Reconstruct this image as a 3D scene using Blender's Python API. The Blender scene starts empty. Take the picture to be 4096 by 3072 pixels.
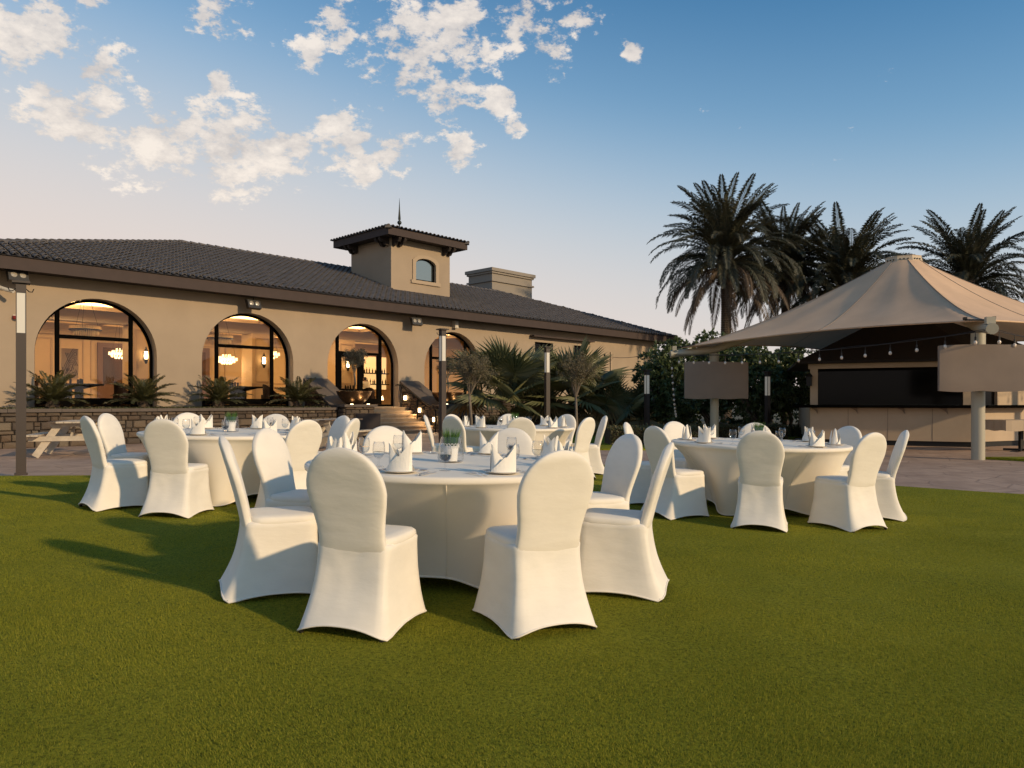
import bpy, math, random
import numpy as np
from mathutils import Vector, Matrix, noise
random.seed(7)
R = math.radians
C = bpy.context.scene.collection
scene = bpy.context.scene

# ------------------------------------------------------------------ camera, sky, sun, exposure
EYE = 1.16
cam = bpy.data.cameras.new('camera'); camo = bpy.data.objects.new('camera', cam); C.objects.link(camo)
camo.location = (0, 0, EYE); camo.rotation_euler = (R(90), 0, 0)
cam.sensor_width = 36; cam.lens = 25.71; cam.shift_y = 0.0183; cam.clip_start = 0.05; cam.clip_end = 3000
scene.camera = camo
SUN_AZ = 126.0      # clockwise from +Y (camera forward)
SUN_EL = 20.0
sd = Vector((math.sin(R(SUN_AZ))*math.cos(R(SUN_EL)), math.cos(R(SUN_AZ))*math.cos(R(SUN_EL)), math.sin(R(SUN_EL))))
sun = bpy.data.lights.new('sun', 'SUN'); sun.energy = 3.45; sun.angle = R(2.0); sun.color = (1.0, 0.74, 0.44)
suno = bpy.data.objects.new('sun', sun); C.objects.link(suno)
suno.rotation_euler = (-sd).to_track_quat('-Z', 'Y').to_euler()
scene.view_settings.view_transform = 'Standard'; scene.view_settings.look = 'None'
scene.view_settings.exposure = 0.0; scene.view_settings.gamma = 1; scene.view_settings.use_curve_mapping = False

world = bpy.data.worlds.new('World'); scene.world = world; world.use_nodes = True
def build_world():
    nt = world.node_tree; nt.nodes.clear(); N = nt.nodes.new; L = nt.links.new
    out = N('ShaderNodeOutputWorld'); bg = N('ShaderNodeBackground'); bg.inputs[1].default_value = 0.1
    L(bg.outputs[0], out.inputs[0])
    sky = N('ShaderNodeTexSky'); sky.sky_type = 'NISHITA'; sky.sun_disc = False
    sky.sun_elevation = R(SUN_EL); sky.sun_rotation = R(SUN_AZ); sky.air_density = 1.0; sky.dust_density = 0.6; sky.ozone_density = 1.5
    tc = N('ShaderNodeTexCoord'); sep = N('ShaderNodeSeparateXYZ'); L(tc.outputs['Generated'], sep.inputs[0])
    def M(op, a, b=None, c=None, clamp=False):
        m = N('ShaderNodeMath'); m.operation = op; m.use_clamp = clamp
        for i, x in enumerate((a, b, c)):
            if x is None: continue
            if isinstance(x, (int, float)): m.inputs[i].default_value = x
            else: L(x, m.inputs[i])
        return m.outputs[0]
    def mixc(f, a, b, mode='MIX'):
        m = N('ShaderNodeMix'); m.data_type = 'RGBA'; m.blend_type = mode
        for k, x in ((0, f), (6, a), (7, b)):
            if isinstance(x, (int, float)): m.inputs[k].default_value = x
            elif isinstance(x, tuple): m.inputs[k].default_value = x
            else: L(x, m.inputs[k])
        return m.outputs[2]
    z = sep.outputs[2]; x = sep.outputs[0]; y = sep.outputs[1]
    # dusk dome: clear blue above, pale pink haze towards the horizon all round
    tint = mixc(1.0, sky.outputs[0], (0.48, 1.18, 1.50, 1), 'MULTIPLY')
    zc_ = M('MAXIMUM', z, 0.0)
    lift = M('MULTIPLY', M('MULTIPLY', x, -0.20), M('MAXIMUM', y, 0.0))
    e = M('SUBTRACT', zc_, lift)
    f1 = N('ShaderNodeMapRange'); f1.interpolation_type = 'SMOOTHSTEP'; L(e, f1.inputs[0]); f1.inputs[1].default_value = 0.08; f1.inputs[2].default_value = 0.60; f1.inputs[3].default_value = 1.0; f1.inputs[4].default_value = 0.0
    f2 = N('ShaderNodeMapRange'); f2.interpolation_type = 'SMOOTHSTEP'; L(e, f2.inputs[0]); f2.inputs[1].default_value = 0.04; f2.inputs[2].default_value = 0.42; f2.inputs[3].default_value = 1.0; f2.inputs[4].default_value = 0.0
    base = mixc(M('MULTIPLY', f1.outputs[0], 0.92), tint, (4.7, 6.1, 6.9, 1))
    base = mixc(M('MULTIPLY', f2.outputs[0], 0.92), base, (8.2, 6.9, 6.2, 1))
    def noi(scale, det, rough, off):
        mp = N('ShaderNodeMapping'); mp.inputs['Location'].default_value = off; mp.inputs['Scale'].default_value = (1, 1, 1.7); L(tc.outputs['Generated'], mp.inputs[0])
        n = N('ShaderNodeTexNoise'); n.inputs['Scale'].default_value = scale; n.inputs['Detail'].default_value = det
        n.inputs['Roughness'].default_value = rough; L(mp.outputs[0], n.inputs[0]); return n.outputs[0]
    n1 = noi(17.0, 8, 0.66, (3.3, 1.7, 0)); n3 = noi(34.0, 6, 0.65, (0.3, 5.0, 0))
    # banks of cumulus: bearing, elevation (degrees), angular radius
    banks = [(-8.2, 25.0, 5.2), (-4.5, 26.5, 4.2), (-5.5, 22.8, 4.0), (-21.5, 18.2, 5.0), (-17.5, 18.6, 4.0), (-25.5, 18.0, 4.0), (-31, 19, 4.4), (-33.5, 23, 4.5), (-36, 26, 5.0),
             (-30, 21.5, 3.2), (-22.2, 26.5, 2.8), (-13.5, 26.8, 2.6), (-13.0, 19.4, 3.4), (-9.5, 18.8, 2.4), (-4.2, 19.0, 1.9), (-11.3, 17.4, 1.9), (1.2, 28.0, 3.4), (5.0, 28.4, 2.4), (3.0, 25.4, 2.2),
             (-21.9, 22.0, 1.5), (-.9, 22.2, 1.7), (.0, 20.8, 1.3), (-15.5, 24.4, 1.6), (-30, 25.4, 1.7), (9.3, 25.4, 1.2), (-40, 17, 5), (-46, 24, 6), (-15, 33, 6), (-30, 35, 7), (0, 35, 6), (-55, 30, 7), (-80, 25, 6), (-120, 30, 8), (160, 35, 8)]
    acc = None
    for az, el, rad in banks:
        vd = N('ShaderNodeVectorMath'); vd.operation = 'DISTANCE'; L(tc.outputs['Generated'], vd.inputs[0])
        vd.inputs[1].default_value = (math.sin(R(az))*math.cos(R(el)), math.cos(R(az))*math.cos(R(el)), math.sin(R(el)))
        mr_ = N('ShaderNodeMapRange'); mr_.interpolation_type = 'SMOOTHSTEP'; L(vd.outputs['Value'], mr_.inputs[0])
        mr_.inputs[1].default_value = R(rad)*1.5; mr_.inputs[2].default_value = 0.0
        acc = mr_.outputs[0] if acc is None else M('MAXIMUM', acc, mr_.outputs[0])
    dens = M('ADD', M('MULTIPLY', acc, 0.33), M('ADD', M('MULTIPLY', n1, 1.05), M('MULTIPLY', n3, 0.50)))
    mr = N('ShaderNodeMapRange'); mr.interpolation_type = 'SMOOTHSTEP'; L(dens, mr.inputs[0])
    mr.inputs[1].default_value = 0.975; mr.inputs[2].default_value = 1.10
    thick = N('ShaderNodeMapRange'); L(n1, thick.inputs[0]); thick.inputs[1].default_value = 0.42; thick.inputs[2].default_value = 0.66
    cc = mixc(thick.outputs[0], (6.2, 5.7, 5.4, 1), (10.0, 8.9, 7.8, 1))
    fin = mixc(M('MULTIPLY', mr.outputs[0], 0.86), base, cc)
    L(fin, bg.inputs[0])
build_world()

# ------------------------------------------------------------------ materials
MATS = {}
def mat(name, col, rough=0.8, var=0.0, vscale=6.0, bump=0.0, bscale=40.0, metal=0.0, col2=None, island=None,
        emit=None, estr=0.0, sheen=0.0, coat=0.0, spec=0.5, stretch=(1, 1, 1), det=5, subsurf=0.0, trans=0.0, coords='Object', bdist=0.01, randoff=False, imix=0.35):
    if name in MATS: return MATS[name]
    m = bpy.data.materials.new(name); m.use_nodes = True; nt = m.node_tree; b = nt.nodes['Principled BSDF']
    N = nt.nodes.new; L = nt.links.new
    b.inputs['Roughness'].default_value = rough; b.inputs['Metallic'].default_value = metal
    b.inputs['Specular IOR Level'].default_value = spec
    b.inputs['Base Color'].default_value = (*col, 1)
    b.inputs['Sheen Weight'].default_value = sheen; b.inputs['Coat Weight'].default_value = coat
    tc = N('ShaderNodeTexCoord'); mp = N('ShaderNodeMapping'); mp.inputs['Scale'].default_value = stretch
    L(tc.outputs[coords], mp.inputs[0])
    if randoff:
        o_ = N('ShaderNodeObjectInfo'); m_ = N('ShaderNodeMath'); m_.operation = 'MULTIPLY'; m_.inputs[1].default_value = 37.0; L(o_.outputs['Random'], m_.inputs[0])
        c_ = N('ShaderNodeCombineXYZ'); L(m_.outputs[0], c_.inputs[0]); L(m_.outputs[0], c_.inputs[2]); L(c_.outputs[0], mp.inputs['Location'])
    src = None
    if var > 0 or col2 is not None:
        n = N('ShaderNodeTexNoise'); n.inputs['Scale'].default_value = vscale; n.inputs['Detail'].default_value = det
        n.inputs['Roughness'].default_value = 0.62; L(mp.outputs[0], n.inputs[0])
        cr = N('ShaderNodeValToRGB'); cr.color_ramp.elements[0].position = 0.3; cr.color_ramp.elements[1].position = 0.7
        c2 = col2 if col2 is not None else tuple(c*(1-var) for c in col)
        cr.color_ramp.elements[0].color = (*c2, 1); cr.color_ramp.elements[1].color = (*tuple(min(1, c*(1+var*0.5)) for c in col), 1)
        L(n.outputs[0], cr.inputs[0]); src = cr.outputs[0]
    if island is not None:
        g = N('ShaderNodeNewGeometry'); oi = N('ShaderNodeObjectInfo')
        ad = N('ShaderNodeMath'); ad.operation = 'ADD'; L(g.outputs['Random Per Island'], ad.inputs[0]); L(oi.outputs['Random'], ad.inputs[1])
        fr = N('ShaderNodeMath'); fr.operation = 'FRACT'; L(ad.outputs[0], fr.inputs[0])
        cr = N('ShaderNodeValToRGB'); el = cr.color_ramp.elements
        while len(el) < len(island): el.new(0.5)
        for i, c in enumerate(island):
            el[i].position = i/(len(island)-1); el[i].color = (*c, 1)
        L(fr.outputs[0], cr.inputs[0])
        if src is not None:
            mx = N('ShaderNodeMix'); mx.data_type = 'RGBA'; mx.blend_type = 'MIX'; mx.inputs[0].default_value = imix
            L(cr.outputs[0], mx.inputs[6]); L(src, mx.inputs[7]); src = mx.outputs[2]
        else: src = cr.outputs[0]
    if src is not None: L(src, b.inputs['Base Color'])
    if bump > 0:
        n = N('ShaderNodeTexNoise'); n.inputs['Scale'].default_value = bscale; n.inputs['Detail'].default_value = 6; L(mp.outputs[0], n.inputs[0])
        bp = N('ShaderNodeBump'); bp.inputs['Strength'].default_value = bump; bp.inputs['Distance'].default_value = bdist
        L(n.outputs[0], bp.inputs['Height']); L(bp.outputs[0], b.inputs['Normal'])
    if emit is not None:
        b.inputs['Emission Color'].default_value = (*emit, 1); b.inputs['Emission Strength'].default_value = estr
    if trans > 0:
        t = N('ShaderNodeBsdfTranslucent'); 
        if src is not None: L(src, t.inputs[0])
        else: t.inputs[0].default_value = (*col, 1)
        ms = N('ShaderNodeMixShader'); ms.inputs[0].default_value = trans
        L(b.outputs[0], ms.inputs[1]); L(t.outputs[0], ms.inputs[2]); L(ms.outputs[0], nt.nodes['Material Output'].inputs[0])
    MATS[name] = m; return m
def glass_mat(name, tint=(1, 1, 1), ior=1.45, rough=0.0, base=0.0):
    if name in MATS: return MATS[name]
    m = bpy.data.materials.new(name); m.use_nodes = True; nt = m.node_tree; nt.nodes.clear(); N = nt.nodes.new; L = nt.links.new
    o = N('ShaderNodeOutputMaterial'); t = N('ShaderNodeBsdfTransparent'); g = N('ShaderNodeBsdfGlossy'); mx = N('ShaderNodeMixShader')
    t.inputs[0].default_value = (*tint, 1); g.inputs['Roughness'].default_value = rough
    f = N('ShaderNodeLayerWeight'); f.inputs['Blend'].default_value = 0.5
    pw = N('ShaderNodeMath'); pw.operation = 'POWER'; pw.inputs[1].default_value = 3.0; L(f.outputs['Facing'], pw.inputs[0])
    a = N('ShaderNodeMath'); a.operation = 'MULTIPLY_ADD'; a.inputs[1].default_value = 0.75; a.inputs[2].default_value = 0.035+base; a.use_clamp = True; L(pw.outputs[0], a.inputs[0])
    L(a.outputs[0], mx.inputs[0]); L(t.outputs[0], mx.inputs[1]); L(g.outputs[0], mx.inputs[2]); L(mx.outputs[0], o.inputs[0])
    MATS[name] = m; return m

M_cloth = mat('spandex_cloth', (0.82, 0.755, 0.65), 0.8, var=0.05, vscale=4, bump=0.28, bscale=4, sheen=0.1, bdist=0.02, stretch=(1, 1, 2.6), randoff=True)
M_linen = mat('table_linen', (0.82, 0.74, 0.62), 0.8, var=0.03, vscale=5, bump=0.12, bscale=8, bdist=0.01)
M_napkin = mat('napkin_cotton', (0.82, 0.77, 0.68), 0.85, bump=0.4, bscale=45, bdist=0.006)
M_plate = mat('porcelain', (0.80, 0.77, 0.71), 0.15, coat=0.3)
M_steel = mat('cutlery_steel', (0.75, 0.76, 0.78), 0.28, metal=1.0)
M_glass = glass_mat('clear_glass', (0.98, 0.98, 0.98), 1.5, base=0.0)
M_water = glass_mat('water_fill', (0.93, 0.96, 0.98), 1.33, base=0.02)
M_pane = glass_mat('window_glass', (0.92, 0.90, 0.86), 1.5, base=0.03)
M_potwhite = mat('white_pot', (0.8, 0.78, 0.73), 0.5)
M_stucco = mat('stucco', (0.34, 0.262, 0.185), 0.95, var=0.10, vscale=0.7, bump=0.5, bscale=60, bdist=0.006)
M_trim = mat('stucco_trim', (0.38, 0.29, 0.20), 0.9, bump=0.2, bscale=50, bdist=0.004)
M_fascia = mat('brown_fascia', (0.048, 0.031, 0.026), 0.8, var=0.15, vscale=3)
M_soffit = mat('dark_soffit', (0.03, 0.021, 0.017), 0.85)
M_rooftile = mat('clay_roof_tile', (0.125, 0.112, 0.108), 0.85, island=[(0.072, 0.068, 0.067), (0.125, 0.105, 0.095), (0.095, 0.088, 0.085), (0.16, 0.135, 0.118)], bump=0.4, bscale=30, var=0.3, vscale=9)
M_roofpan = mat('roof_pan', (0.055, 0.048, 0.045), 0.9)
M_black = mat('black_frame', (0.004, 0.0035, 0.003), 0.9, spec=0.0)
M_iron = mat('black_iron', (0.010, 0.009, 0.008), 0.5, spec=0.3)
M_stone = mat('rubble_stone', (0.13, 0.095, 0.065), 0.95, var=0.45, vscale=9,
              island=[(0.036, 0.026, 0.020), (0.085, 0.054, 0.033), (0.145, 0.105, 0.068), (0.055, 0.044, 0.036), (0.11, 0.064, 0.035), (0.20, 0.16, 0.11), (0.07, 0.046, 0.030)], bump=0.8, bscale=22, bdist=0.02)
M_mortar = mat('mortar', (0.022, 0.017, 0.013), 0.98, bump=0.5, bscale=25)
M_cap = mat('stone_coping', (0.105, 0.082, 0.066), 0.85, var=0.2, vscale=3, bump=0.3, bscale=20)
M_step = mat('travertine_step', (0.42, 0.31, 0.20), 0.8, var=0.2, vscale=3, bump=0.2, bscale=20)
M_copper = mat('hammered_copper', (0.16, 0.098, 0.055), 0.34, metal=0.9, var=0.3, vscale=5, bump=0.9, bscale=14, bdist=0.02)
M_pole = mat('brown_pole_paint', (0.034, 0.021, 0.016), 0.55, var=0.1, vscale=4)
M_opal = mat('opal_panel', (0.50, 0.46, 0.39), 0.4, emit=(1.0, 0.9, 0.75), estr=0.12)
M_pwood = mat('weathered_white_timber', (0.50, 0.42, 0.32), 0.85, var=0.25, vscale=6, stretch=(1, 1, 1), bump=0.3)
M_dwood = mat('dark_timber', (0.10, 0.07, 0.05), 0.8, var=0.3, vscale=8)
M_corten = mat('brown_planter', (0.022, 0.012, 0.009), 0.7, var=0.2, vscale=3)
M_lit = mat('lit_lamp', (1, 0.8, 0.5), 0.5, emit=(1.0, 0.72, 0.38), estr=9.0)
M_cove = mat('cove_light', (1, 0.8, 0.5), 0.5, emit=(1.0, 0.66, 0.26), estr=5.0)
M_crystal_lit = mat('lit_crystal', (1, 0.85, 0.6), 0.2, emit=(1.0, 0.74, 0.40), estr=1.9)
M_crystal = mat('unlit_crystal', (0.60, 0.40, 0.19), 0.6, spec=0.1)
M_inwall = mat('interior_panel_paint', (0.52, 0.345, 0.165), 0.7, var=0.06, vscale=1.5)
M_inmould = mat('interior_moulding', (0.40, 0.26, 0.125), 0.6)
M_inceil = mat('interior_ceiling', (0.52, 0.40, 0.27), 0.9)
M_infloor = mat('interior_floor', (0.05, 0.035, 0.022), 0.4)
M_indoor = mat('interior_door_wood', (0.13, 0.06, 0.03), 0.35)
M_intable = mat('dark_dining_table', (0.006, 0.0055, 0.005), 0.9, spec=0.0)
M_inchair = mat('leather_chair', (0.022, 0.012, 0.008), 0.8, spec=0.1)
M_skin = mat('skin', (0.25, 0.13, 0.08), 0.6)
M_hair = mat('black_hair', (0.01, 0.008, 0.007), 0.6)
M_shirt = mat('cream_shirt', (0.62, 0.52, 0.36), 0.85)
M_membrane = mat('tent_membrane', (0.72, 0.485, 0.305), 0.8, var=0.14, vscale=0.8, bump=0.15, bscale=3, trans=0.14, bdist=0.03)
M_steelpaint = mat('grey_green_paint', (0.40, 0.36, 0.27), 0.45)
M_cover = mat('canvas_cover', (0.25, 0.19, 0.145), 0.9, var=0.08, vscale=2, bump=0.12, bscale=5, bdist=0.02)
M_kiosk = mat('cream_panel', (0.46, 0.35, 0.24), 0.8, var=0.10, vscale=1.2)
M_kioskdark = mat('dark_kiosk_glass', (0.003, 0.003, 0.003), 0.12, spec=0.12)
M_kiosroof = mat('dark_kiosk_roof', (0.012, 0.009, 0.008), 0.9)
M_cable = mat('cable', (0.03, 0.022, 0.016), 0.6)
M_bulb = mat('frosted_bulb', (0.75, 0.62, 0.5), 0.15, coat=0.6)
M_bark = mat('palm_bark', (0.085, 0.06, 0.042), 0.95, var=0.4, vscale=12, bump=0.9, bscale=14, bdist=0.04)
M_olbark = mat('grey_bark', (0.17, 0.135, 0.10), 0.95, var=0.3, vscale=14, bump=0.6)
M_date = mat('date_palm_leaf', (0.050, 0.050, 0.033), 0.6, trans=0.15, island=[(0.038, 0.044, 0.026), (0.062, 0.064, 0.036), (0.070, 0.058, 0.034)])
M_datedry = mat('dry_palm_leaf', (0.10, 0.068, 0.042), 0.8, trans=0.1, island=[(0.075, 0.05, 0.03), (0.12, 0.085, 0.055)])
M_fan = mat('fan_palm_leaf', (0.075, 0.095, 0.04), 0.5, trans=0.25, island=[(0.09, 0.105, 0.042), (0.18, 0.17, 0.070), (0.13, 0.14, 0.062)])
M_fandry = mat('yellowing_fan_leaf', (0.20, 0.14, 0.06), 0.7, trans=0.2, island=[(0.16, 0.12, 0.05), (0.24, 0.17, 0.08)])
M_cycad = mat('cycad_leaf', (0.07, 0.075, 0.03), 0.45, trans=0.1, island=[(0.035, 0.040, 0.015), (0.085, 0.078, 0.026)])
M_olive = mat('olive_leaf', (0.13, 0.105, 0.06), 0.7, trans=0.15, island=[(0.10, 0.085, 0.05), (0.17, 0.135, 0.075), (0.12, 0.11, 0.055)])
M_shrub = mat('glossy_shrub_leaf', (0.05, 0.075, 0.028), 0.4, trans=0.2, island=[(0.05, 0.072, 0.025), (0.11, 0.14, 0.05), (0.075, 0.10, 0.035)])
M_cover_plant = mat('ground_cover_leaf', (0.06, 0.075, 0.025), 0.6, trans=0.2, island=[(0.045, 0.065, 0.02), (0.085, 0.085, 0.03), (0.12, 0.09, 0.04)])
M_grassleaf = mat('pot_grass', (0.10, 0.19, 0.035), 0.5, trans=0.3, island=[(0.05, 0.12, 0.02), (0.14, 0.26, 0.05)])
M_blade = mat('lawn_blade', (0.40, 0.38, 0.040), 0.7, col2=(0.15, 0.17, 0.016), vscale=0.55, det=4, imix=0.5, trans=0.4, spec=0.2, island=[(0.18, 0.20, 0.016), (0.28, 0.285, 0.024), (0.37, 0.35, 0.032), (0.54, 0.44, 0.075)])
M_floodbody = mat('floodlight_body', (0.02, 0.017, 0.014), 0.5)
M_lens = mat('floodlight_lens', (0.30, 0.26, 0.2), 0.15, coat=0.8)
M_white = mat('white_plastic', (0.55, 0.5, 0.42), 0.5)
M_red = mat('red_plastic', (0.22, 0.02, 0.015), 0.4)
M_soil = mat('soil', (0.05, 0.035, 0.022), 1.0, var=0.4, vscale=8, bump=0.5)

def lawn_material():
    m = bpy.data.materials.new('lawn_turf'); m.use_nodes = True; nt = m.node_tree; b = nt.nodes['Principled BSDF']; N = nt.nodes.new; L = nt.links.new
    tc = N('ShaderNodeTexCoord')
    def noi(s, d, r=0.6):
        n = N('ShaderNodeTexNoise'); n.inputs['Scale'].default_value = s; n.inputs['Detail'].default_value = d; n.inputs['Roughness'].default_value = r
        L(tc.outputs['Object'], n.inputs[0]); return n.outputs[0]
    def ramp(src, stops):
        cr = N('ShaderNodeValToRGB'); e = cr.color_ramp.elements
        while len(e) < len(stops): e.new(0.5)
        for i, (p, c) in enumerate(stops): e[i].position = p; e[i].color = (*c, 1)
        L(src, cr.inputs[0]); return cr.outputs[0]
    a = ramp(noi(0.8, 3), [(0.35, (0.17, 0.185, 0.014)), (0.65, (0.25, 0.25, 0.023))])
    f = ramp(noi(55, 4, 0.75), [(0.38, (0.42, 0.45, 0.42)), (0.5, (0.95, 0.95, 0.9)), (0.66, (1.5, 1.4, 1.3))])
    mx = N('ShaderNodeMix'); mx.data_type = 'RGBA'; mx.blend_type = 'MULTIPLY'; mx.inputs[0].default_value = 1; L(a, mx.inputs[6]); L(f, mx.inputs[7])
    L(mx.outputs[2], b.inputs['Base Color']); b.inputs['Roughness'].default_value = 0.9; b.inputs['Specular IOR Level'].default_value = 0.1
    bp = N('ShaderNodeBump'); bp.inputs['Strength'].default_value = 0.9; bp.inputs['Distance'].default_value = 0.02; L(noi(70, 4, 0.8), bp.inputs['Height']); L(bp.outputs[0], b.inputs['Normal'])
    return m
M_lawn = lawn_material()
def patio_material():
    m = bpy.data.materials.new('stamped_paving'); m.use_nodes = True; nt = m.node_tree; b = nt.nodes['Principled BSDF']; N = nt.nodes.new; L = nt.links.new
    tc = N('ShaderNodeTexCoord')
    n = N('ShaderNodeTexNoise'); n.inputs['Scale'].default_value = 1.3; n.inputs['Detail'].default_value = 8; n.inputs['Roughness'].default_value = 0.65; L(tc.outputs['Object'], n.inputs[0])
    cr = N('ShaderNodeValToRGB'); e = cr.color_ramp.elements; e[0].position = 0.32; e[0].color = (0.27, 0.175, 0.12, 1); e[1].position = 0.68; e[1].color = (0.46, 0.315, 0.225, 1); L(n.outputs[0], cr.inputs[0])
    v = N('ShaderNodeTexVoronoi'); v.feature = 'DISTANCE_TO_EDGE'; v.inputs['Scale'].default_value = 1.5
    wn = N('ShaderNodeMixRGB') ; wn.inputs[0].default_value = 0.12; L(tc.outputs['Object'], wn.inputs[1]); L(n.outputs['Color'], wn.inputs[2]); L(wn.outputs[0], v.inputs[0])
    jr = N('ShaderNodeMapRange'); L(v.outputs[0], jr.inputs[0]); jr.inputs[1].default_value = 0.0; jr.inputs[2].default_value = 0.025; jr.inputs[3].default_value = 0.6
    mx = N('ShaderNodeMix'); mx.data_type = 'RGBA'; mx.blend_type = 'MULTIPLY'; mx.inputs[0].default_value = 1; L(cr.outputs[0], mx.inputs[6]); L(jr.outputs[0], mx.inputs[7])
    L(mx.outputs[2], b.inputs['Base Color']); b.inputs['Roughness'].default_value = 0.7
    bp = N('ShaderNodeBump'); bp.inputs['Strength'].default_value = 0.5; bp.inputs['Distance'].default_value = 0.01; L(jr.outputs[0], bp.inputs['Height'])
    n2 = N('ShaderNodeTexNoise'); n2.inputs['Scale'].default_value = 9; n2.inputs['Detail'].default_value = 6; L(tc.outputs['Object'], n2.inputs[0])
    b2 = N('ShaderNodeBump'); b2.inputs['Strength'].default_value = 0.5; b2.inputs['Distance'].default_value = 0.015; L(n2.outputs[0], b2.inputs['Height']); L(bp.outputs[0], b2.inputs['Normal']); L(b2.outputs[0], b.inputs['Normal'])
    return m
M_patio = patio_material()

# ------------------------------------------------------------------ helpers
class MB:
    def __init__(s): s.v = []; s.f = []; s.mi = []; s.m = 0
    def add(s, vs, fs):
        k = len(s.v); s.v += [tuple(v) for v in vs]; s.f += [tuple(k+i for i in f) for f in fs]; s.mi += [s.m]*len(fs)
    def box(s, x0, x1, y0, y1, z0, z1, mtx=None):
        vs = [Vector((x, y, z)) for z in (z0, z1) for y in (y0, y1) for x in (x0, x1)]
        if mtx is not None: vs = [mtx @ v for v in vs]
        s.add(vs, [(0, 2, 3, 1), (4, 5, 7, 6), (0, 1, 5, 4), (2, 6, 7, 3), (0, 4, 6, 2), (1, 3, 7, 5)])
    def cbox(s, c, d, rz=0, rx=0, ry=0):
        m = Matrix.Translation(c) @ Matrix.Rotation(rz, 4, 'Z') @ Matrix.Rotation(ry, 4, 'Y') @ Matrix.Rotation(rx, 4, 'X')
        s.box(-d[0]/2, d[0]/2, -d[1]/2, d[1]/2, -d[2]/2, d[2]/2, m)
    def rings(s, rs, cap0=True, cap1=True, closed=True):
        n = len(rs[0]); k = len(s.v)
        for r in rs: s.v += [tuple(p) for p in r]
        cnt = 0
        for i in range(len(rs)-1):
            for j in range(n if closed else n-1):
                a = k+i*n+j; b = k+i*n+(j+1) % n
                s.f.append((a, b, b+n, a+n)); cnt += 1
        if cap0 and closed: s.f.append(tuple(k+j for j in reversed(range(n)))); cnt += 1
        if cap1 and closed: s.f.append(tuple(k+(len(rs)-1)*n+j for j in range(n))); cnt += 1
        s.mi += [s.m]*cnt
    def lathe(s, prof, n=24, c=(0, 0, 0), cap0=True, cap1=True):
        s.rings([[(c[0]+r*math.cos(2*math.pi*j/n), c[1]+r*math.sin(2*math.pi*j/n), c[2]+z) for j in range(n)] for r, z in prof], cap0, cap1)
    def tube(s, path, rad, n=8, cap=True):
        path = [Vector(p) for p in path]; rs = []
        for i, p in enumerate(path):
            t = (path[min(i+1, len(path)-1)]-path[max(i-1, 0)]).normalized()
            u = t.cross(Vector((0, 0, 1)))
            if u.length < 0.05: u = t.cross(Vector((1, 0, 0)))
            u.normalize(); w = u.cross(t)
            r = rad[i] if isinstance(rad, (list, tuple)) else rad
            rs.append([p+(u*math.cos(2*math.pi*j/n)+w*math.sin(2*math.pi*j/n))*r for j in range(n)])
        s.rings(rs, cap, cap)
    def build(s, name, mats, parent=None, smooth=False, angle=None):
        me = bpy.data.meshes.new(name); me.from_pydata(s.v, [], s.f)
        mats = mats if isinstance(mats, (list, tuple)) else [mats]
        for m in mats: me.materials.append(m)
        if len(mats) > 1: me.polygons.foreach_set('material_index', s.mi)
        if smooth:
            me.polygons.foreach_set('use_smooth', [True]*len(me.polygons))
            if angle:
                try: me.set_sharp_from_angle(angle=R(angle))
                except Exception: pass
        me.update()
        o = bpy.data.objects.new(name, me); C.objects.link(o)
        if parent is not None: o.parent = parent
        return o
def inst(name, mesh, parent, loc=(0, 0, 0), rot=(0, 0, 0), scale=(1, 1, 1)):
    o = bpy.data.objects.new(name, mesh); C.objects.link(o); o.parent = parent
    o.location = loc; o.rotation_euler = rot; o.scale = scale; return o
def tag(o, label=None, cat=None, group=None, kind=None):
    if label: o['label'] = label
    if cat: o['category'] = cat
    if group: o['group'] = group
    if kind: o['kind'] = kind
    return o
def thing(name, label, cat, loc=(0, 0, 0), rz=0, group=None):
    o = bpy.data.objects.new(name, None); C.objects.link(o); o.location = loc; o.rotation_euler = (0, 0, rz); o.empty_display_size = 0.1
    return tag(o, label, cat, group)
def copy_tree(o, parent=None):
    c = o.copy(); C.objects.link(c); c.parent = parent
    for ch in list(o.children): copy_tree(ch, c)
    return c
def fix_normals(o):
    import bmesh
    bm = bmesh.new(); bm.from_mesh(o.data); bmesh.ops.recalc_face_normals(bm, faces=bm.faces); bm.to_mesh(o.data); bm.free()
def sstep(a, b, x):
    t = min(1, max(0, (x-a)/(b-a))); return t*t*(3-2*t)
def interp(pts, x):
    if x <= pts[0][0]: return pts[0][1]
    for (a, b), (c, d) in zip(pts, pts[1:]):
        if x <= c:
            t = (x-a)/(c-a); return b+(d-b)*t
    return pts[-1][1]

# ------------------------------------------------------------------ ground
def T(x, y):
    p = -0.056-0.019*max(-4.5, min(4.5, x))+0.006*min(max(y, 0), 9)
    return p*(1-sstep(9.0, 13.5, y))
YB = [(-60, 11.0), (-7.9, 11.15), (-4, 11.5), (-1.5, 12.8), (0, 13.4), (2.1, 13.7), (3.4, 13.1), (4.4, 12.0), (5.4, 10.9), (6.9, 9.9), (9, 9.3), (12, 9.2), (60, 11)]
def yb(x): return interp(YB, x)
def grid_sheet(name, xs, ysf, zf, m, n=60):
    """columns at xs, rows from ysf(x) -> (y0,y1)"""
    b = MB(); rows = []
    for x in xs:
        y0, y1 = ysf(x); rows.append([(x, y0+(y1-y0)*j/n, zf(x, y0+(y1-y0)*j/n)) for j in range(n+1)])
    k = []
    for r in rows: b.v += r
    for i in range(len(xs)-1):
        for j in range(n):
            a = i*(n+1)+j; b.f.append((a, a+n+1, a+n+2, a+1)); b.mi.append(0)
    return b.build(name, m, smooth=True)
g = MB(); S = 900
g.add([(-S, -S, -0.25), (S, -S, -0.25), (S, S, -0.25), (-S, S, -0.25)], [(0, 1, 2, 3)])
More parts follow.
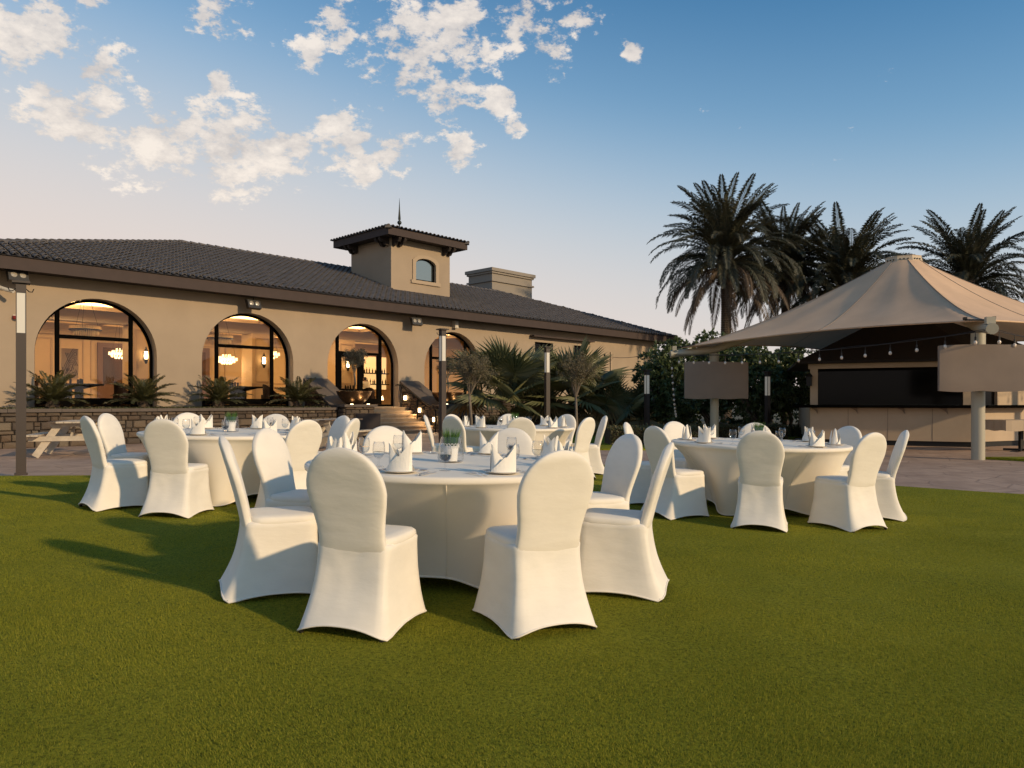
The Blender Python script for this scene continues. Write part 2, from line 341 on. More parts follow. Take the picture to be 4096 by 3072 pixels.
tag(g.build('ground', mat('far_ground', (0.07, 0.065, 0.035), 1.0, var=0.3, vscale=0.05)), kind='structure')
xs = [-60, -45, -30, -20]+[x*0.5 for x in range(-30, 31)]+[20, 30, 45, 60]
lawn = grid_sheet('lawn', xs, lambda x: (-40 if abs(x) > 15 else -6, yb(x)), T, M_lawn, 40); tag(lawn, kind='structure')
xs2 = [-40, -30, -20]+[x*0.5 for x in range(-30, 45)]+[26, 30, 40]
patio = grid_sheet('patio', xs2, lambda x: (yb(x)-0.6, 36), lambda x, y: T(x, y)-0.028+0.02*sstep(16, 18, y), M_patio, 40); tag(patio, kind='structure')
# strips of lawn laid beyond the patio
def poly_sheet(name, pts, z, m, kind='structure'):
    b = MB(); b.add([(x, y, z) for x, y in pts]+[(x, y, z-0.05) for x, y in pts],
                    [tuple(range(len(pts)))]+[(i, i+len(pts), (i+1) % len(pts)+len(pts), (i+1) % len(pts)) for i in range(len(pts))])
    return tag(b.build(name, m), kind=kind)
poly_sheet('lawn', [(9.85, 15.35), (10.5, 14.6), (11.4, 13.8), (12.8, 13.1), (15, 12.6), (19, 12.4), (19, 15.6), (12, 15.5)], 0.025, M_lawn)
poly_sheet('lawn', [(-1.3, 18.6), (0.5, 18.1), (3, 17.9), (6.2, 18.2), (7.9, 19.2), (8.2, 21.5), (9.3, 24), (14, 28), (14, 34), (2.0, 30.0), (-0.5, 26.5), (-1.8, 22)], 0.03, M_lawn)

# grass blades, one mesh: dense near the camera, thinning with distance
def grass(name, n, y0, y1, hmin, hmax, wid, power):
    rng = np.random.default_rng(3)
    u = rng.random(n); y = y0*(y1/y0)**(u**power)
    x = (rng.random(n)*2-1)*(y*0.74+0.5)
    ybx = np.interp(x, [p[0] for p in YB], [p[1] for p in YB]); keep = y < ybx-0.02
    x, y = x[keep], y[keep]; n = len(x)
    xc = np.clip(x, -4.5, 4.5); z = -0.056-0.019*xc+0.006*np.minimum(y, 9)
    t = np.clip((y-9)/4.5, 0, 1); z = z*(1-t*t*(3-2*t))
    a = rng.random(n)*math.pi*2; h = hmin+(hmax-hmin)*rng.random(n); w = wid*(0.7+0.6*rng.random(n))*(0.8+y*0.13)
    lean = rng.normal(0, 0.5, n)*h; la = rng.random(n)*math.pi*2
    # mown sward lies in soft drifts
    h = h*(0.80+0.25*np.sin(x*2.1+1.3*np.sin(y*1.7))*np.sin(y*2.6+x)+0.18*np.sin(x*9+2*np.sin(y*7))*np.sin(y*8))
    drift = 0.35*h*np.sin(x*1.7+np.sin(y*2.3)*1.3)
    co = np.empty((n, 3, 3), np.float32)
    co[:, 0, 0] = x-np.cos(a)*w; co[:, 0, 1] = y-np.sin(a)*w; co[:, 0, 2] = z-0.003
    co[:, 1, 0] = x+np.cos(a)*w; co[:, 1, 1] = y+np.sin(a)*w; co[:, 1, 2] = z-0.003
    co[:, 2, 0] = x+np.cos(la)*lean+drift; co[:, 2, 1] = y+np.sin(la)*lean; co[:, 2, 2] = z+h
    me = bpy.data.meshes.new(name); me.vertices.add(n*3); me.vertices.foreach_set('co', co.ravel())
    me.loops.add(n*3); me.loops.foreach_set('vertex_index', np.arange(n*3, dtype=np.int32))
    me.polygons.add(n); me.polygons.foreach_set('loop_start', np.arange(0, n*3, 3, dtype=np.int32))
    try: me.polygons.foreach_set('loop_total', np.full(n, 3, dtype=np.int32))
    except Exception: pass
    me.materials.append(M_blade); me.update(calc_edges=True)
    o = bpy.data.objects.new(name, me); C.objects.link(o); return tag(o, 'short mown green grass covering the lawn', 'grass', kind='stuff')
grass('grass', 1500000, 1.7, 13.6, 0.006, 0.015, 0.00105, 0.78)

# ------------------------------------------------------------------ building frame: local x along the front wall, local y into the building
BX, BY = -12.587, 22.0
BROT = math.atan2(1580, 1505)
bd = (math.cos(BROT), math.sin(BROT))
def W(s, o, z=0):          # s along the wall, o metres out from the wall towards the lawn
    return Vector((BX+bd[0]*s+bd[1]*o, BY+bd[1]*s-bd[0]*o, z))
def bthing(name, label, cat, s, o, z=0, group=None): return thing(name, label, cat, W(s, o, z), BROT, group)

house = bthing('clubhouse', 'long stucco clubhouse with arched windows, grey tiled roof and small square tower', 'building', 0, 0)
FL = 1.0; SPR = 2.62; RAD = 1.68; EAVE = 5.25; SL = 0.353; OV = 0.8; DEP = 7.7
S0, S1 = -4.4, 31.9           # eave corners along the front
RS0, RS1 = 5.4, 24.2          # ridge ends
RZ = EAVE+DEP*SL
ARC = [0.15, 4.95, 9.75, 14.5]
WT = 5.0
def front_wall():
    b = MB(); th = 0.42
    def arc_pts(c, n=28):
        return [(c-RAD, FL)]+[(c-RAD*math.cos(math.pi*i/n), SPR+RAD*math.sin(math.pi*i/n)) for i in range(n+1)]+[(c+RAD, FL)]
    x = S0+0.85
    for c in ARC:
        # pier up to opening
        b.add([(x, 0, -0.3), (c-RAD, 0, -0.3), (c-RAD, 0, WT+.1), (x, 0, WT+.1)], [(0, 1, 2, 3)])
        p = arc_pts(c)
        b.add([(c-RAD, 0, -0.3), (c+RAD, 0, -0.3), (c+RAD, 0, FL), (c-RAD, 0, FL)], [(0, 1, 2, 3)])
        for (xa, za), (xb, zb) in zip(p[1:-1], p[2:-1]):
            b.add([(xa, 0, za), (xb, 0, zb), (xb, 0, WT+.1), (xa, 0, WT+.1)], [(0, 1, 2, 3)])
        for (xa, za), (xb, zb) in zip(p[:-1], p[1:]):
            b.add([(xa, 0, za), (xb, 0, zb), (xb, th, zb), (xa, th, za)], [(0, 1, 2, 3)])
        b.add([(c-RAD, 0, FL), (c+RAD, 0, FL), (c+RAD, th, FL), (c-RAD, th, FL)], [(0, 1, 2, 3)])
        x = c+RAD
    # plain right part with two small high windows
    wins = [(19.9, 21.3, 2.9, 4.2), (23.0, 24.0, 3.2, 4.2)]
    for (a, c, z0, z1) in wins:
        b.add([(x, 0, -0.3), (a, 0, -0.3), (a, 0, WT+.1), (x, 0, WT+.1)], [(0, 1, 2, 3)])
        b.add([(a, 0, -0.3), (c, 0, -0.3), (c, 0, z0), (a, 0, z0)], [(0, 1, 2, 3)])
        b.add([(a, 0, z1), (c, 0, z1), (c, 0, WT+.1), (a, 0, WT+.1)], [(0, 1, 2, 3)])
        for q in ([(a, z0), (c, z0)], [(c, z0), (c, z1)], [(c, z1), (a, z1)], [(a, z1), (a, z0)]):
            (xa, za), (xb, zb) = q; b.add([(xa, 0, za), (xb, 0, zb), (xb, .2, zb), (xa, .2, za)], [(0, 1, 2, 3)])
        x = c
    e = S1-0.85
    b.add([(x, 0, -0.3), (e, 0, -0.3), (e, 0, WT+.1), (x, 0, WT+.1)], [(0, 1, 2, 3)])
    b.build('wall', M_stucco, house)
    b = MB(); bk = 2*DEP-2*OV
    b.add([(e, 0, -.3), (e, bk, -.3), (e, bk, WT+.1), (e, 0, WT+.1)], [(0, 1, 2, 3)])
    b.add([(S0+.85, 0, -.3), (S0+.85, bk, -.3), (S0+.85, bk, WT+.1), (S0+.85, 0, WT+.1)], [(0, 1, 2, 3)])
    b.add([(S0+.85, bk, -.3), (e, bk, -.3), (e, bk, WT+.1), (S0+.85, bk, WT+.1)], [(0, 1, 2, 3)])
    b.build('rear_wall', M_stucco, house)
    for (a, c, z0, z1) in wins:
        f = MB(); f.box(a, c, .15, .2, z0, z0+.06); f.box(a, c, .15, .2, z1-.06, z1); f.box(a, a+.06, .15, .2, z0+.06, z1-.06); f.box(c-.06, c, .15, .2, z0+.06, z1-.06); f.box((a+c)/2-.025, (a+c)/2+.025, .15, .2, z0+.06, z1-.06)
        w = f.build('window_frame', M_black, house); p = MB(); p.box(a+.02, c-.02, .185, .195, z0+.02, z1-.02); p.build('pane', M_kioskdark, w)
    h = MB(); h.box(26.2, 26.32, -.07, -.003, .6, 4.0); h.build('downpipe', M_trim, house)
    h = MB(); h.box(19.5, 24.4, -.32, -.002, 4.42, 4.5); h.build('window_hood', M_fascia, house)
front_wall()
# arched windows and the door
def arch_window(c, door=False):
    y0, y1 = 0.34, 0.40; n = 30; t = 0.085
    f = MB()
    for r0, r1 in ((RAD-t, RAD-0.004),):
        for i in range(n):
            a0, a1 = math.pi*i/n, math.pi*(i+1)/n
            q = []
            for yy in (y0, y1):
                for a, r in ((a0, r0), (a1, r0), (a1, r1), (a0, r1)): q.append((c-r*math.cos(a), yy, SPR+r*math.sin(a)))
            f.add(q, [(0, 1, 2, 3), (7, 6, 5, 4), (0, 4, 5, 1)])
    f.box(c-RAD+.004, c-RAD+t, y0, y1, FL, SPR); f.box(c+RAD-t, c+RAD-.004, y0, y1, FL, SPR)
    f.box(c-RAD+t, c+RAD-t, y0, y1, FL+.003, FL+.09)
    fr = f.build('window_frame' if not door else 'door_frame', M_black, house)
    mx = 1.02; zt = 3.13
    for sx in (-1, 1):
        b = MB(); w = .055; h = SPR+math.sqrt((RAD-t*.5)**2-mx**2); b.box(c+sx*mx-w, c+sx*mx+w, y0-.012, y1+.012, FL+.093, h); b.build('mullion', M_black, fr)
    b = MB(); b.box(c-mx+.058, c+mx-.058, y0-.006, y1+.006, zt-.055, zt+.055); b.build('transom', M_black, fr)
    p = MB(); pts = [(c-RAD+.02, FL+.02)]+[(c-(RAD-.03)*math.cos(math.pi*i/n), SPR+(RAD-.03)*math.sin(math.pi*i/n)) for i in range(n+1)]+[(c+RAD-.02, FL+.02)]
    p.add([(x, .37, z) for x, z in pts], [tuple(range(len(pts)))]); p.build('pane', M_pane, fr)
    if not door:
        b = MB(); b.box(c-RAD+t+.001, c+RAD-t-.001, y0+.004, y1-.004, FL+.092, FL+.30); b.build('bottom_panel', M_black, fr)
    if door:
        d = MB(); 
        d.box(c-mx+.06, c-mx+.17, y0-.02, y1+.02, FL+.1, zt-.06); d.box(c-mx+.95, c-mx+1.06, y0-.02, y1+.02, FL+.1, zt-.06)
        d.box(c-mx+.17, c-mx+.95, y0-.02, y1+.02, zt-.17, zt-.06); d.box(c-mx+.17, c-mx+.95, y0-.02, y1+.02, FL+.1, FL+.32); d.build('door', M_black, house)
        d = MB(); d.box(c+mx-.16, c+mx-.06, y0-.02, y1+.02, FL+.1, zt-.06); d.box(c+mx-.98, c+mx-.88, y0-.02, y1+.02, FL+.1, zt-.06); d.box(c+mx-.88, c+mx-.16, y0-.02, y1+.02, FL+.1, FL+.32)
        d.build('door', M_black, house)
for i, c in enumerate(ARC): arch_window(c, i == 2)

# ---- roof
roof = MB(); e0 = EAVE-.10
corners = dict(a=(S0, -OV), b=(S1, -OV), c=(S1, 2*DEP-OV), d=(S0, 2*DEP-OV))
ra, rb = (RS0, DEP-OV), (RS1, DEP-OV)
def P3(p, z): return (p[0], p[1], z)
roof.add([P3(corners['a'], e0), P3(corners['b'], e0), P3(rb, RZ-.1), P3(ra, RZ-.1)], [(0, 1, 2, 3)])
roof.add([P3(corners['b'], e0), P3(corners['c'], e0), P3(rb, RZ-.1)], [(0, 1, 2)])
roof.add([P3(corners['c'], e0), P3(corners['d'], e0), P3(ra, RZ-.1), P3(rb, RZ-.1)], [(0, 1, 2, 3)])
roof.add([P3(corners['d'], e0), P3(corners['a'], e0), P3(ra, RZ-.1)], [(0, 1, 2)])
roofo = roof.build('roof', M_roofpan, house)
b = MB()
b.box(S0+.05, S1-.05, -OV+.05, -OV+.10, EAVE-.46, EAVE-.11); b.box(S1-.10, S1-.05, -OV+.101, 2*DEP-OV, EAVE-.46, EAVE-.11)
b.build('fascia', M_fascia, house)
b = MB(); b.box(S0+.1, S1-.101, -OV+.101, -.01, EAVE-.42, EAVE-.38); b.box(S1-.86, S1-.101, 0, 2*DEP-OV, EAVE-.42, EAVE-.38); b.build('soffit', M_soffit, house)
# tiles
def tile_mesh(name, w=0.17, l=0.37, h=0.075, seg=5):
    b = MB()
    for k in range(2):
        pass
    r0 = [(-w/2*math.cos(math.pi*i/seg), 0, h*math.sin(math.pi*i/seg)+.03) for i in range(seg+1)]
    r1 = [(-w/2*.86*math.cos(math.pi*i/seg), l, h*.8*math.sin(math.pi*i/seg)) for i in range(seg+1)]
    ri = [(-(w/2-.016)*math.cos(math.pi*i/seg), 0, (h-.016)*math.sin(math.pi*i/seg)+.03) for i in range(seg+1)]
    n = seg+1
    b.add(r0+r1, [(i, i+1, i+1+n, i+n) for i in range(seg)]); b.add(r0+ri, [(i+n, i+1+n, i+1, i) for i in range(seg)])
    me = bpy.data.meshes.new(name); me.from_pydata(b.v, [], b.f); me.materials.append(M_rooftile)
    me.polygons.foreach_set('use_smooth', [True]*seg+[False]*seg); me.update(); return me, b
tme, tb = tile_mesh('roof_tile'); tv = np.array(tb.v); tf = tb.f
cell = 0.25; course = 0.335; tiles = []; ang = math.atan(SL)
nrow = int(math.hypot(DEP, DEP*SL)/course)
for r in range(nrow+1):
    dd = r*course*math.cos(ang)
    if dd > DEP-.15: break
    z = EAVE-.09+dd*SL; lo = S0+dd*(RS0-S0)/DEP; hi = S1-dd*(S1-RS1)/DEP
    k = int((lo-S0)/cell)+1
    while S0+k*cell < hi-.05:
        s = S0+k*cell; yy = -OV-.04+dd
        if s > lo+(.12 if r else .1) and not (12.6 < s < 16.15 and 2.05 < yy+.15 < 5.25): tiles.append((s+random.uniform(-.008, .008), yy+random.uniform(-.012, .012), z+random.uniform(-.004, .004)))
        k += 1
camv = Vector((0, 0, EYE))
tiles.sort(key=lambda t: (W(t[0], -t[1], t[2])-camv).length - (1.5 if t[1] < -.5 else 0) + (100 if W(t[0], -t[1]).x/W(t[0], -t[1]).y < -.72 else 0))
for s, yy, z in tiles[:300]: inst('roof_tile', tme, roofo, (s, yy, z), (ang, 0, random.uniform(-.02, .02)))
def join_tiles(lst, name, parent, rotx=ang, frame=None):
    cs, sn = math.cos(rotx), math.sin(rotx); rv = tv.copy(); rv[:, 1], rv[:, 2] = tv[:, 1]*cs-tv[:, 2]*sn, tv[:, 1]*sn+tv[:, 2]*cs
    b = MB()
    for i, (s, yy, z) in enumerate(lst):
        k = i*len(tv); b.v += [(v[0]+s, v[1]+yy, v[2]+z) for v in rv]; b.f += [tuple(k+j for j in f) for f in tf]; b.mi += [0]*len(tf)
    if frame is not None: b.v = [tuple(frame @ Vector(v)) for v in b.v]
    o = b.build(name, M_rooftile, parent, smooth=True); o['kind'] = 'stuff'; return o
join_tiles(tiles[300:], 'roof_tiles', roofo)
# right hip end tiles
lst = []
hipw = 2*DEP
for r in range(nrow):
    dd = r*course*math.cos(ang)
    for k in range(int(hipw/cell)):
        x = k*cell
        if x > dd and x < hipw-dd: lst.append((x, -.04+dd, -.09+dd*SL))
fr = Matrix.Translation((S1, -OV, EAVE)) @ Matrix.Rotation(R(90), 4, 'Z')
join_tiles(lst, 'hip_tiles', roofo, frame=fr)
# ridge and hip caps: overlapping half-round tiles
def caps(p, q, name, parent, r=.145, step=.36):
    p, q = Vector(p)-Vector((0, 0, .11)), Vector(q)-Vector((0, 0, .11)); L = (q-p).length; n = int(L/step); b = MB(); t = (q-p).normalized(); u = t.cross(Vector((0, 0, 1))).normalized(); w = u.cross(t)
    for i in range(n+1):
        a = p+t*(i*step); c = a+t*(step*1.12)
        A = [a+u*(-r*math.cos(math.pi*j/6))+w*(r*math.sin(math.pi*j/6)+.02) for j in range(7)]
        B = [c+u*(-r*.85*math.cos(math.pi*j/6))+w*(r*.85*math.sin(math.pi*j/6)) for j in range(7)]
        b.add(A+B, [(j, j+1, j+8, j+7) for j in range(6)]+[tuple(range(7))])
    o = b.build(name, M_rooftile, parent, smooth=True, angle=50); o['kind'] = 'stuff'; return o
caps((RS0, DEP-OV, RZ-.02), (RS1, DEP-OV, RZ-.02), 'ridge_caps', roofo)
caps((S1+.02, -OV-.02, EAVE-.02), (RS1, DEP-OV, RZ-.02), 'hip_caps', roofo)
caps((S0, -OV, EAVE-.02), (RS0, DEP-OV, RZ-.02), 'hip_caps', roofo)

# ---- tower on the roof
TS0, TS1, TY0, TY1 = 12.64, 16.12, 2.1, 5.2
b = MB(); zt = 8.85
wx, wz0, wz1, ws = 14.62, 6.80, 7.82, .60
def rz(y): return EAVE+(y+OV)*SL-.25
b.add([(TS0, TY0, rz(TY0)), (wx-ws, TY0, rz(TY0)), (wx-ws, TY0, zt), (TS0, TY0, zt)], [(0, 1, 2, 3)])
b.add([(wx+ws, TY0, rz(TY0)), (TS1, TY0, rz(TY0)), (TS1, TY0, zt), (wx+ws, TY0, zt)], [(0, 1, 2, 3)])
b.add([(wx-ws, TY0, rz(TY0)), (wx+ws, TY0, rz(TY0)), (wx+ws, TY0, wz0), (wx-ws, TY0, wz0)], [(0, 1, 2, 3)])
n = 12
def wtop(x): return wz1-.30+.32*math.sqrt(max(0, 1-((x-wx)/ws)**2*.92))
for i in range(n):
    xa = wx-ws+2*ws*i/n; xb = wx-ws+2*ws*(i+1)/n
    b.add([(xa, TY0, wtop(xa)), (xb, TY0, wtop(xb)), (xb, TY0, zt), (xa, TY0, zt)], [(0, 1, 2, 3)])
    b.add([(xa, TY0, wtop(xa)), (xb, TY0, wtop(xb)), (xb, TY0+.14, wtop(xb)), (xa, TY0+.14, wtop(xa))], [(0, 1, 2, 3)])
for xx in (wx-ws, wx+ws): b.add([(xx, TY0, wz0), (xx, TY0, wtop(xx)), (xx, TY0+.14, wtop(xx)), (xx, TY0+.14, wz0)], [(0, 1, 2, 3)])
b.add([(wx-ws, TY0, wz0), (wx+ws, TY0, wz0), (wx+ws, TY0+.14, wz0), (wx-ws, TY0+.14, wz0)], [(0, 1, 2, 3)])
b.add([(TS0, TY0, rz(TY0)), (TS0, TY1, rz(TY1)), (TS0, TY1, zt), (TS0, TY0, zt)], [(0, 3, 2, 1)])
b.add([(TS1, TY0, rz(TY0)), (TS1, TY1, rz(TY1)), (TS1, TY1, zt), (TS1, TY0, zt)], [(0, 1, 2, 3)])
b.add([(TS0, TY1, rz(TY1)), (TS1, TY1, rz(TY1)), (TS1, TY1, zt), (TS0, TY1, zt)], [(0, 1, 2, 3)])
tower = b.build('tower', M_stucco, house)
b = MB()   # moulded surround, following the window head
pts = [(wx-ws-.002, wz0)]+[(wx-ws+2*ws*i/n, wtop(wx-ws+2*ws*i/n)+.002) for i in range(n+1)]+[(wx+ws+.002, wz0)]
def off(p): return (wx+(p[0]-wx)*1.30, wz0+(p[1]-wz0)*1.14)
for p, q in zip(pts[:-1], pts[1:]):
    po, qo = off(p), off(q)
    b.add([(p[0], TY0-.05, p[1]), (q[0], TY0-.05, q[1]), (qo[0], TY0-.05, qo[1]), (po[0], TY0-.05, po[1]), (p[0], TY0, p[1]), (q[0], TY0, q[1]), (qo[0], TY0, qo[1]), (po[0], TY0, po[1])],
          [(0, 1, 2, 3), (3, 2, 6, 7), (1, 0, 4, 5)])
b.box(wx-ws*1.45, wx+ws*1.45, TY0-.07, TY0-.002, wz0-.16, wz0-.003)
b.build('window_surround', M_trim, tower)
b = MB(); pp = [(wx-ws, wz0)]+[(wx-ws+2*ws*i/n, wtop(wx-ws+2*ws*i/n)) for i in range(n+1)]+[(wx+ws, wz0)]
for p, q in zip(pp, pp[1:]+pp[:1]):
    pi_, qi = (wx+(p[0]-wx)*.88, wz0+.07+(p[1]-wz0)*.88), (wx+(q[0]-wx)*.88, wz0+.07+(q[1]-wz0)*.88)
    b.add([(p[0], TY0+.10, p[1]), (q[0], TY0+.10, q[1]), (qi[0], TY0+.10, qi[1]), (pi_[0], TY0+.10, pi_[1])], [(0, 1, 2, 3)])
b.build('window_frame', M_black, tower)
b = MB(); b.add([(x, TY0+.13, z) for x, z in pp], [tuple(range(len(pp)))])
b.build('pane', mat('sky_reflecting_pane', (0.30, 0.36, 0.36), 0.03, metal=0.9), tower)
# tower roof
x0, x1, y0, y1 = TS0-.60, TS1+.60, TY0-.60, TY1+.60; zf0, zf1 = 8.50, 8.83
b = MB(); t = .05
b.box(x0, x1, y0, y0+t, zf0, zf1); b.box(x0, x0+t, y0+t+.001, y1, zf0, zf1); b.box(x1-t, x1, y0+t+.001, y1, zf0, zf1); b.box(x0+t+.001, x1-t-.001, y1-t, y1, zf0, zf1)
b.build('tower_fascia', M_fascia, house)
b = MB(); b.box(x0+t, x1-t, y0+t, y1-t, zf0+.03, zf0+.06); b.build('tower_soffit', M_soffit, house)
cx, cy = (x0+x1)/2, (y0+y1)/2; ap = 9.02
b = MB(); b.add([(x0-.06, y0-.06, zf1), (x1+.06, y0-.06, zf1), (x1+.06, y1+.06, zf1), (x0-.06, y1+.06, zf1), (cx, cy, ap)], [(0, 1, 4), (1, 2, 4), (2, 3, 4), (3, 0, 4)])
troof = b.build('tower_roof', M_roofpan, house)
def side_tiles(p, q, inward, rise, parent):
    p, q, inward = Vector(p), Vector(q), Vector(inward); L = (q-p).length; t = (q-p).normalized(); n = int(L/.235); sl = math.atan(rise)
    for r in range(5):
        for k in range(n+1):
            if k*.235 < r*.33 or k*.235 > L-r*.33: continue
            o = p+t*(k*.235)+inward*(r*.33-.05); rzz = math.atan2(inward.y, inward.x)-math.pi/2
            inst('roof_tile', tme, parent, (o.x, o.y, p.z+r*.33*rise-.01), (sl, 0, rzz))
rise = (ap-zf1)/((x1-x0)/2)
side_tiles((x0-.04, y0-.04, zf1), (x1+.04, y0-.04, zf1), (0, 1, 0), rise, troof)
side_tiles((x0-.04, y1+.04, zf1), (x0-.04, y0-.04, zf1), (1, 0, 0), rise, troof)
caps((x0-.06, y0-.06, zf1+.02), (cx, cy, ap+.02), 'hip_caps', troof); caps((x1+.06, y0-.06, zf1+.02), (cx, cy, ap+.02), 'hip_caps', troof)
for (bx_, by_, rot) in ((TS0+.12, TY0-.30, 0), (TS0+.42, TY0-.30, 0), (TS1-.42, TY0-.30, 0), (TS1-.12, TY0-.30, 0), (TS0-.30, TY0+.2, 1), (TS0-.30, TY0+.5, 1), (TS0-.30, TY1-.2, 1), (TS0-.30, TY1-.5, 1)):
    b = MB()
    prof = [(-.22, .0), (.30, .0), (.30, -.36), (.12, -.34), (.02, -.20), (-.12, -.22), (-.22, -.10)]
    pl = [(d, z) for d, z in prof]
    for sgn in (-.07, .07): b.v += [((bx_+sgn, by_-d*-1, zf0+.03+z) if rot == 0 else (bx_-d*-1, by_+sgn, zf0+.03+z)) for d, z in pl]
    m = len(pl); b.f += [tuple(range(m)), tuple(reversed(range(m, 2*m)))]+[(i, i+m, (i+1) % m+m, (i+1) % m) for i in range(m)]; b.mi = [0]*len(b.f)
    b.build('corbel', M_soffit, tower)
b = MB(); sp = (TS0+1.62, TY0+1.5)
b.lathe([(.03, 0), (.03, .30), (.12, .34), (.16, .43), (.12, .52), (.03, .56), (.03, .78), (.08, .81), (.11, .88), (.08, .95), (.035, .98), (.065, 1.04), (.03, 1.5), (.004, 2.05)], 12, (sp[0], sp[1], 8.85))
b.build('finial', mat('dark_green_metal', (0.008, 0.014, 0.010), .5), house, smooth=True)
# ---- chimney block
b = MB(); hs0, hs1, hy0, hy1 = 24.35, 28.0, 7.5, 9.6
b.box(hs0, hs1, hy0, hy1, 6.5, 9.30); b.box(hs0-.10, hs1+.10, hy0-.10, hy1+.10, 8.62, 8.72); b.box(hs0-.09, hs1+.09, hy0-.09, hy1+.09, 9.12, 9.24); b.box(hs0-.17, hs1+.17, hy0-.17, hy1+.17, 9.24, 9.44)
b.build('chimney', mat('shaded_stucco', (.26, .225, .185), .95, bump=.3, bscale=50, bdist=.005), house)  # shade put into the colour: unlit stucco, greyer than the tower's

# ---- interior of the dining room
IY0, IY1, CEIL = .45, 9.6, 4.42
b = MB(); b.add([(S0+.9, IY0, FL), (S1-.9, IY0, FL), (S1-.9, IY1, FL), (S0+.9, IY1, FL)], [(0, 1, 2, 3)]); b.build('floor', M_infloor, house)
b = MB(); e = 18.5
b.add([(-3.5, IY1, FL), (e, IY1, FL), (e, IY1, CEIL+.4), (-3.5, IY1, CEIL+.4)], [(0, 1, 2, 3)])
b.add([(-3.5, IY0, FL), (-3.5, IY1, FL), (-3.5, IY1, CEIL+.4), (-3.5, IY0, CEIL+.4)], [(0, 1, 2, 3)])
b.add([(e, IY0, FL), (e, IY1, FL), (e, IY1, CEIL+.4), (e, IY0, CEIL+.4)], [(0, 3, 2, 1)])
inwall = b.build('interior_wall', M_inwall, house)
# inner face of the front wall above and beside the arches (keeps lamp light indoors)
b = MB(); x = -3.5
for c in ARC:
    b.box(x, c-RAD-.01, .424, .46, FL, CEIL+.4); x = c+RAD+.01
b.box(x, e, .424, .46, FL, CEIL+.4)
for c in ARC:
    for i in range(14):
        a0, a1 = math.pi*i/14, math.pi*(i+1)/14
        xa, xb = c-(RAD+.01)*math.cos(a0), c-(RAD+.01)*math.cos(a1); za, zb = SPR+(RAD+.01)*math.sin(a0), SPR+(RAD+.01)*math.sin(a1)
        b.add([(xa, .44, za), (xb, .44, zb), (xb, .44, CEIL+.4), (xa, .44, CEIL+.4)], [(0, 1, 2, 3)])
b.build('interior_lining', M_inwall, house)
# ceiling with recessed trays and glowing coves
trays = []
for c in ARC:
    for (ya, yb_) in ((.8, 3.3), (4.9, 8.6)): trays.append((c-2.05, c+2.05, ya, yb_))
b = MB(); cv_ = MB(); tr = MB()
ys_ = [IY0, .8, 3.3, 4.9, 8.6, IY1]
for i in range(5):
    ya, yb_ = ys_[i], ys_[i+1]
    if i in (1, 3):
        x = -3.5
        for c in ARC:
            b.box(x, c-2.05, ya, yb_, CEIL, CEIL+.05); x = c+2.05
        b.box(x, e, ya, yb_, CEIL, CEIL+.05)
    else: b.box(-3.5, e, ya, yb_, CEIL, CEIL+.05)
b.add([(-3.5, IY0, CEIL+.5), (e, IY0, CEIL+.5), (e, IY1, CEIL+.5), (-3.5, IY1, CEIL+.5)], [(0, 1, 2, 3)])
b.box(-3.5, e, 3.9, 4.4, CEIL-.45, CEIL-.001)
ceil = b.build('ceiling', M_inceil, house)
for (xa, xb, ya, yb_) in trays:
    cv_ = MB()
    cv_.box(xa-.1, xb+.1, yb_+.08, yb_+.1, CEIL+.06, CEIL+.34); cv_.box(xa-.1, xa-.08, ya-.05, yb_+.07, CEIL+.06, CEIL+.34); cv_.box(xb+.08, xb+.1, ya-.05, yb_+.07, CEIL+.06, CEIL+.34)
    cv_.build('cove_light', M_cove, ceil)
    tr = MB(); tr.box(xa-.12, xb+.12, yb_-.02, yb_+.04, CEIL-.10, CEIL-.002); tr.box(xa-.12, xa-.02, ya, yb_-.021, CEIL-.10, CEIL-.002); tr.box(xb+.02, xb+.12, ya, yb_-.021, CEIL-.10, CEIL-.002)
    tr.build('cornice', M_inmould, ceil)
# wall panels, picture doors, crown moulding on the back wall
def wall_panel(x0, x1, z0, z1, y, parent, m=M_inmould):
    b = MB(); t = .05
    b.box(x0, x1, y-.03, y, z0, z0+t); b.box(x0, x1, y-.03, y, z1-t, z1); b.box(x0, x0+t, y-.03, y, z0+t, z1-t); b.box(x1-t, x1, y-.03, y, z0+t, z1-t)
    return b.build('wall_panel', m, parent)
b = MB(); b.box(-3.5, e, IY1-.12, IY1-.001, 3.95, 4.15); b.box(-3.5, e, IY1-.2, IY1-.001, 4.15, CEIL); b.box(-3.5, e, IY1-.05, IY1-.001, 1.9, 1.97); b.build('crown_moulding', M_inmould, inwall)
x = -3.0
while x < 17.6:
    wall_panel(x, x+.9, 1.15, 1.8, IY1, inwall); wall_panel(x, x+.9, 2.1, 3.8, IY1, inwall); x += 1.15
for dx in (-1.2, 3.0, 6.6, 12.4):
    b = MB(); b.box(dx, dx+1.15, IY1-.10, IY1-.002, FL, 3.7); d = b.build('interior_door', M_indoor, house)
    b = MB(); b.box(dx+.2, dx+.95, IY1-.115, IY1-.102, 1.95, 3.5); b.build('door_glass', mat('dark_mirror', (.12, .07, .04), .08, metal=.6), d)
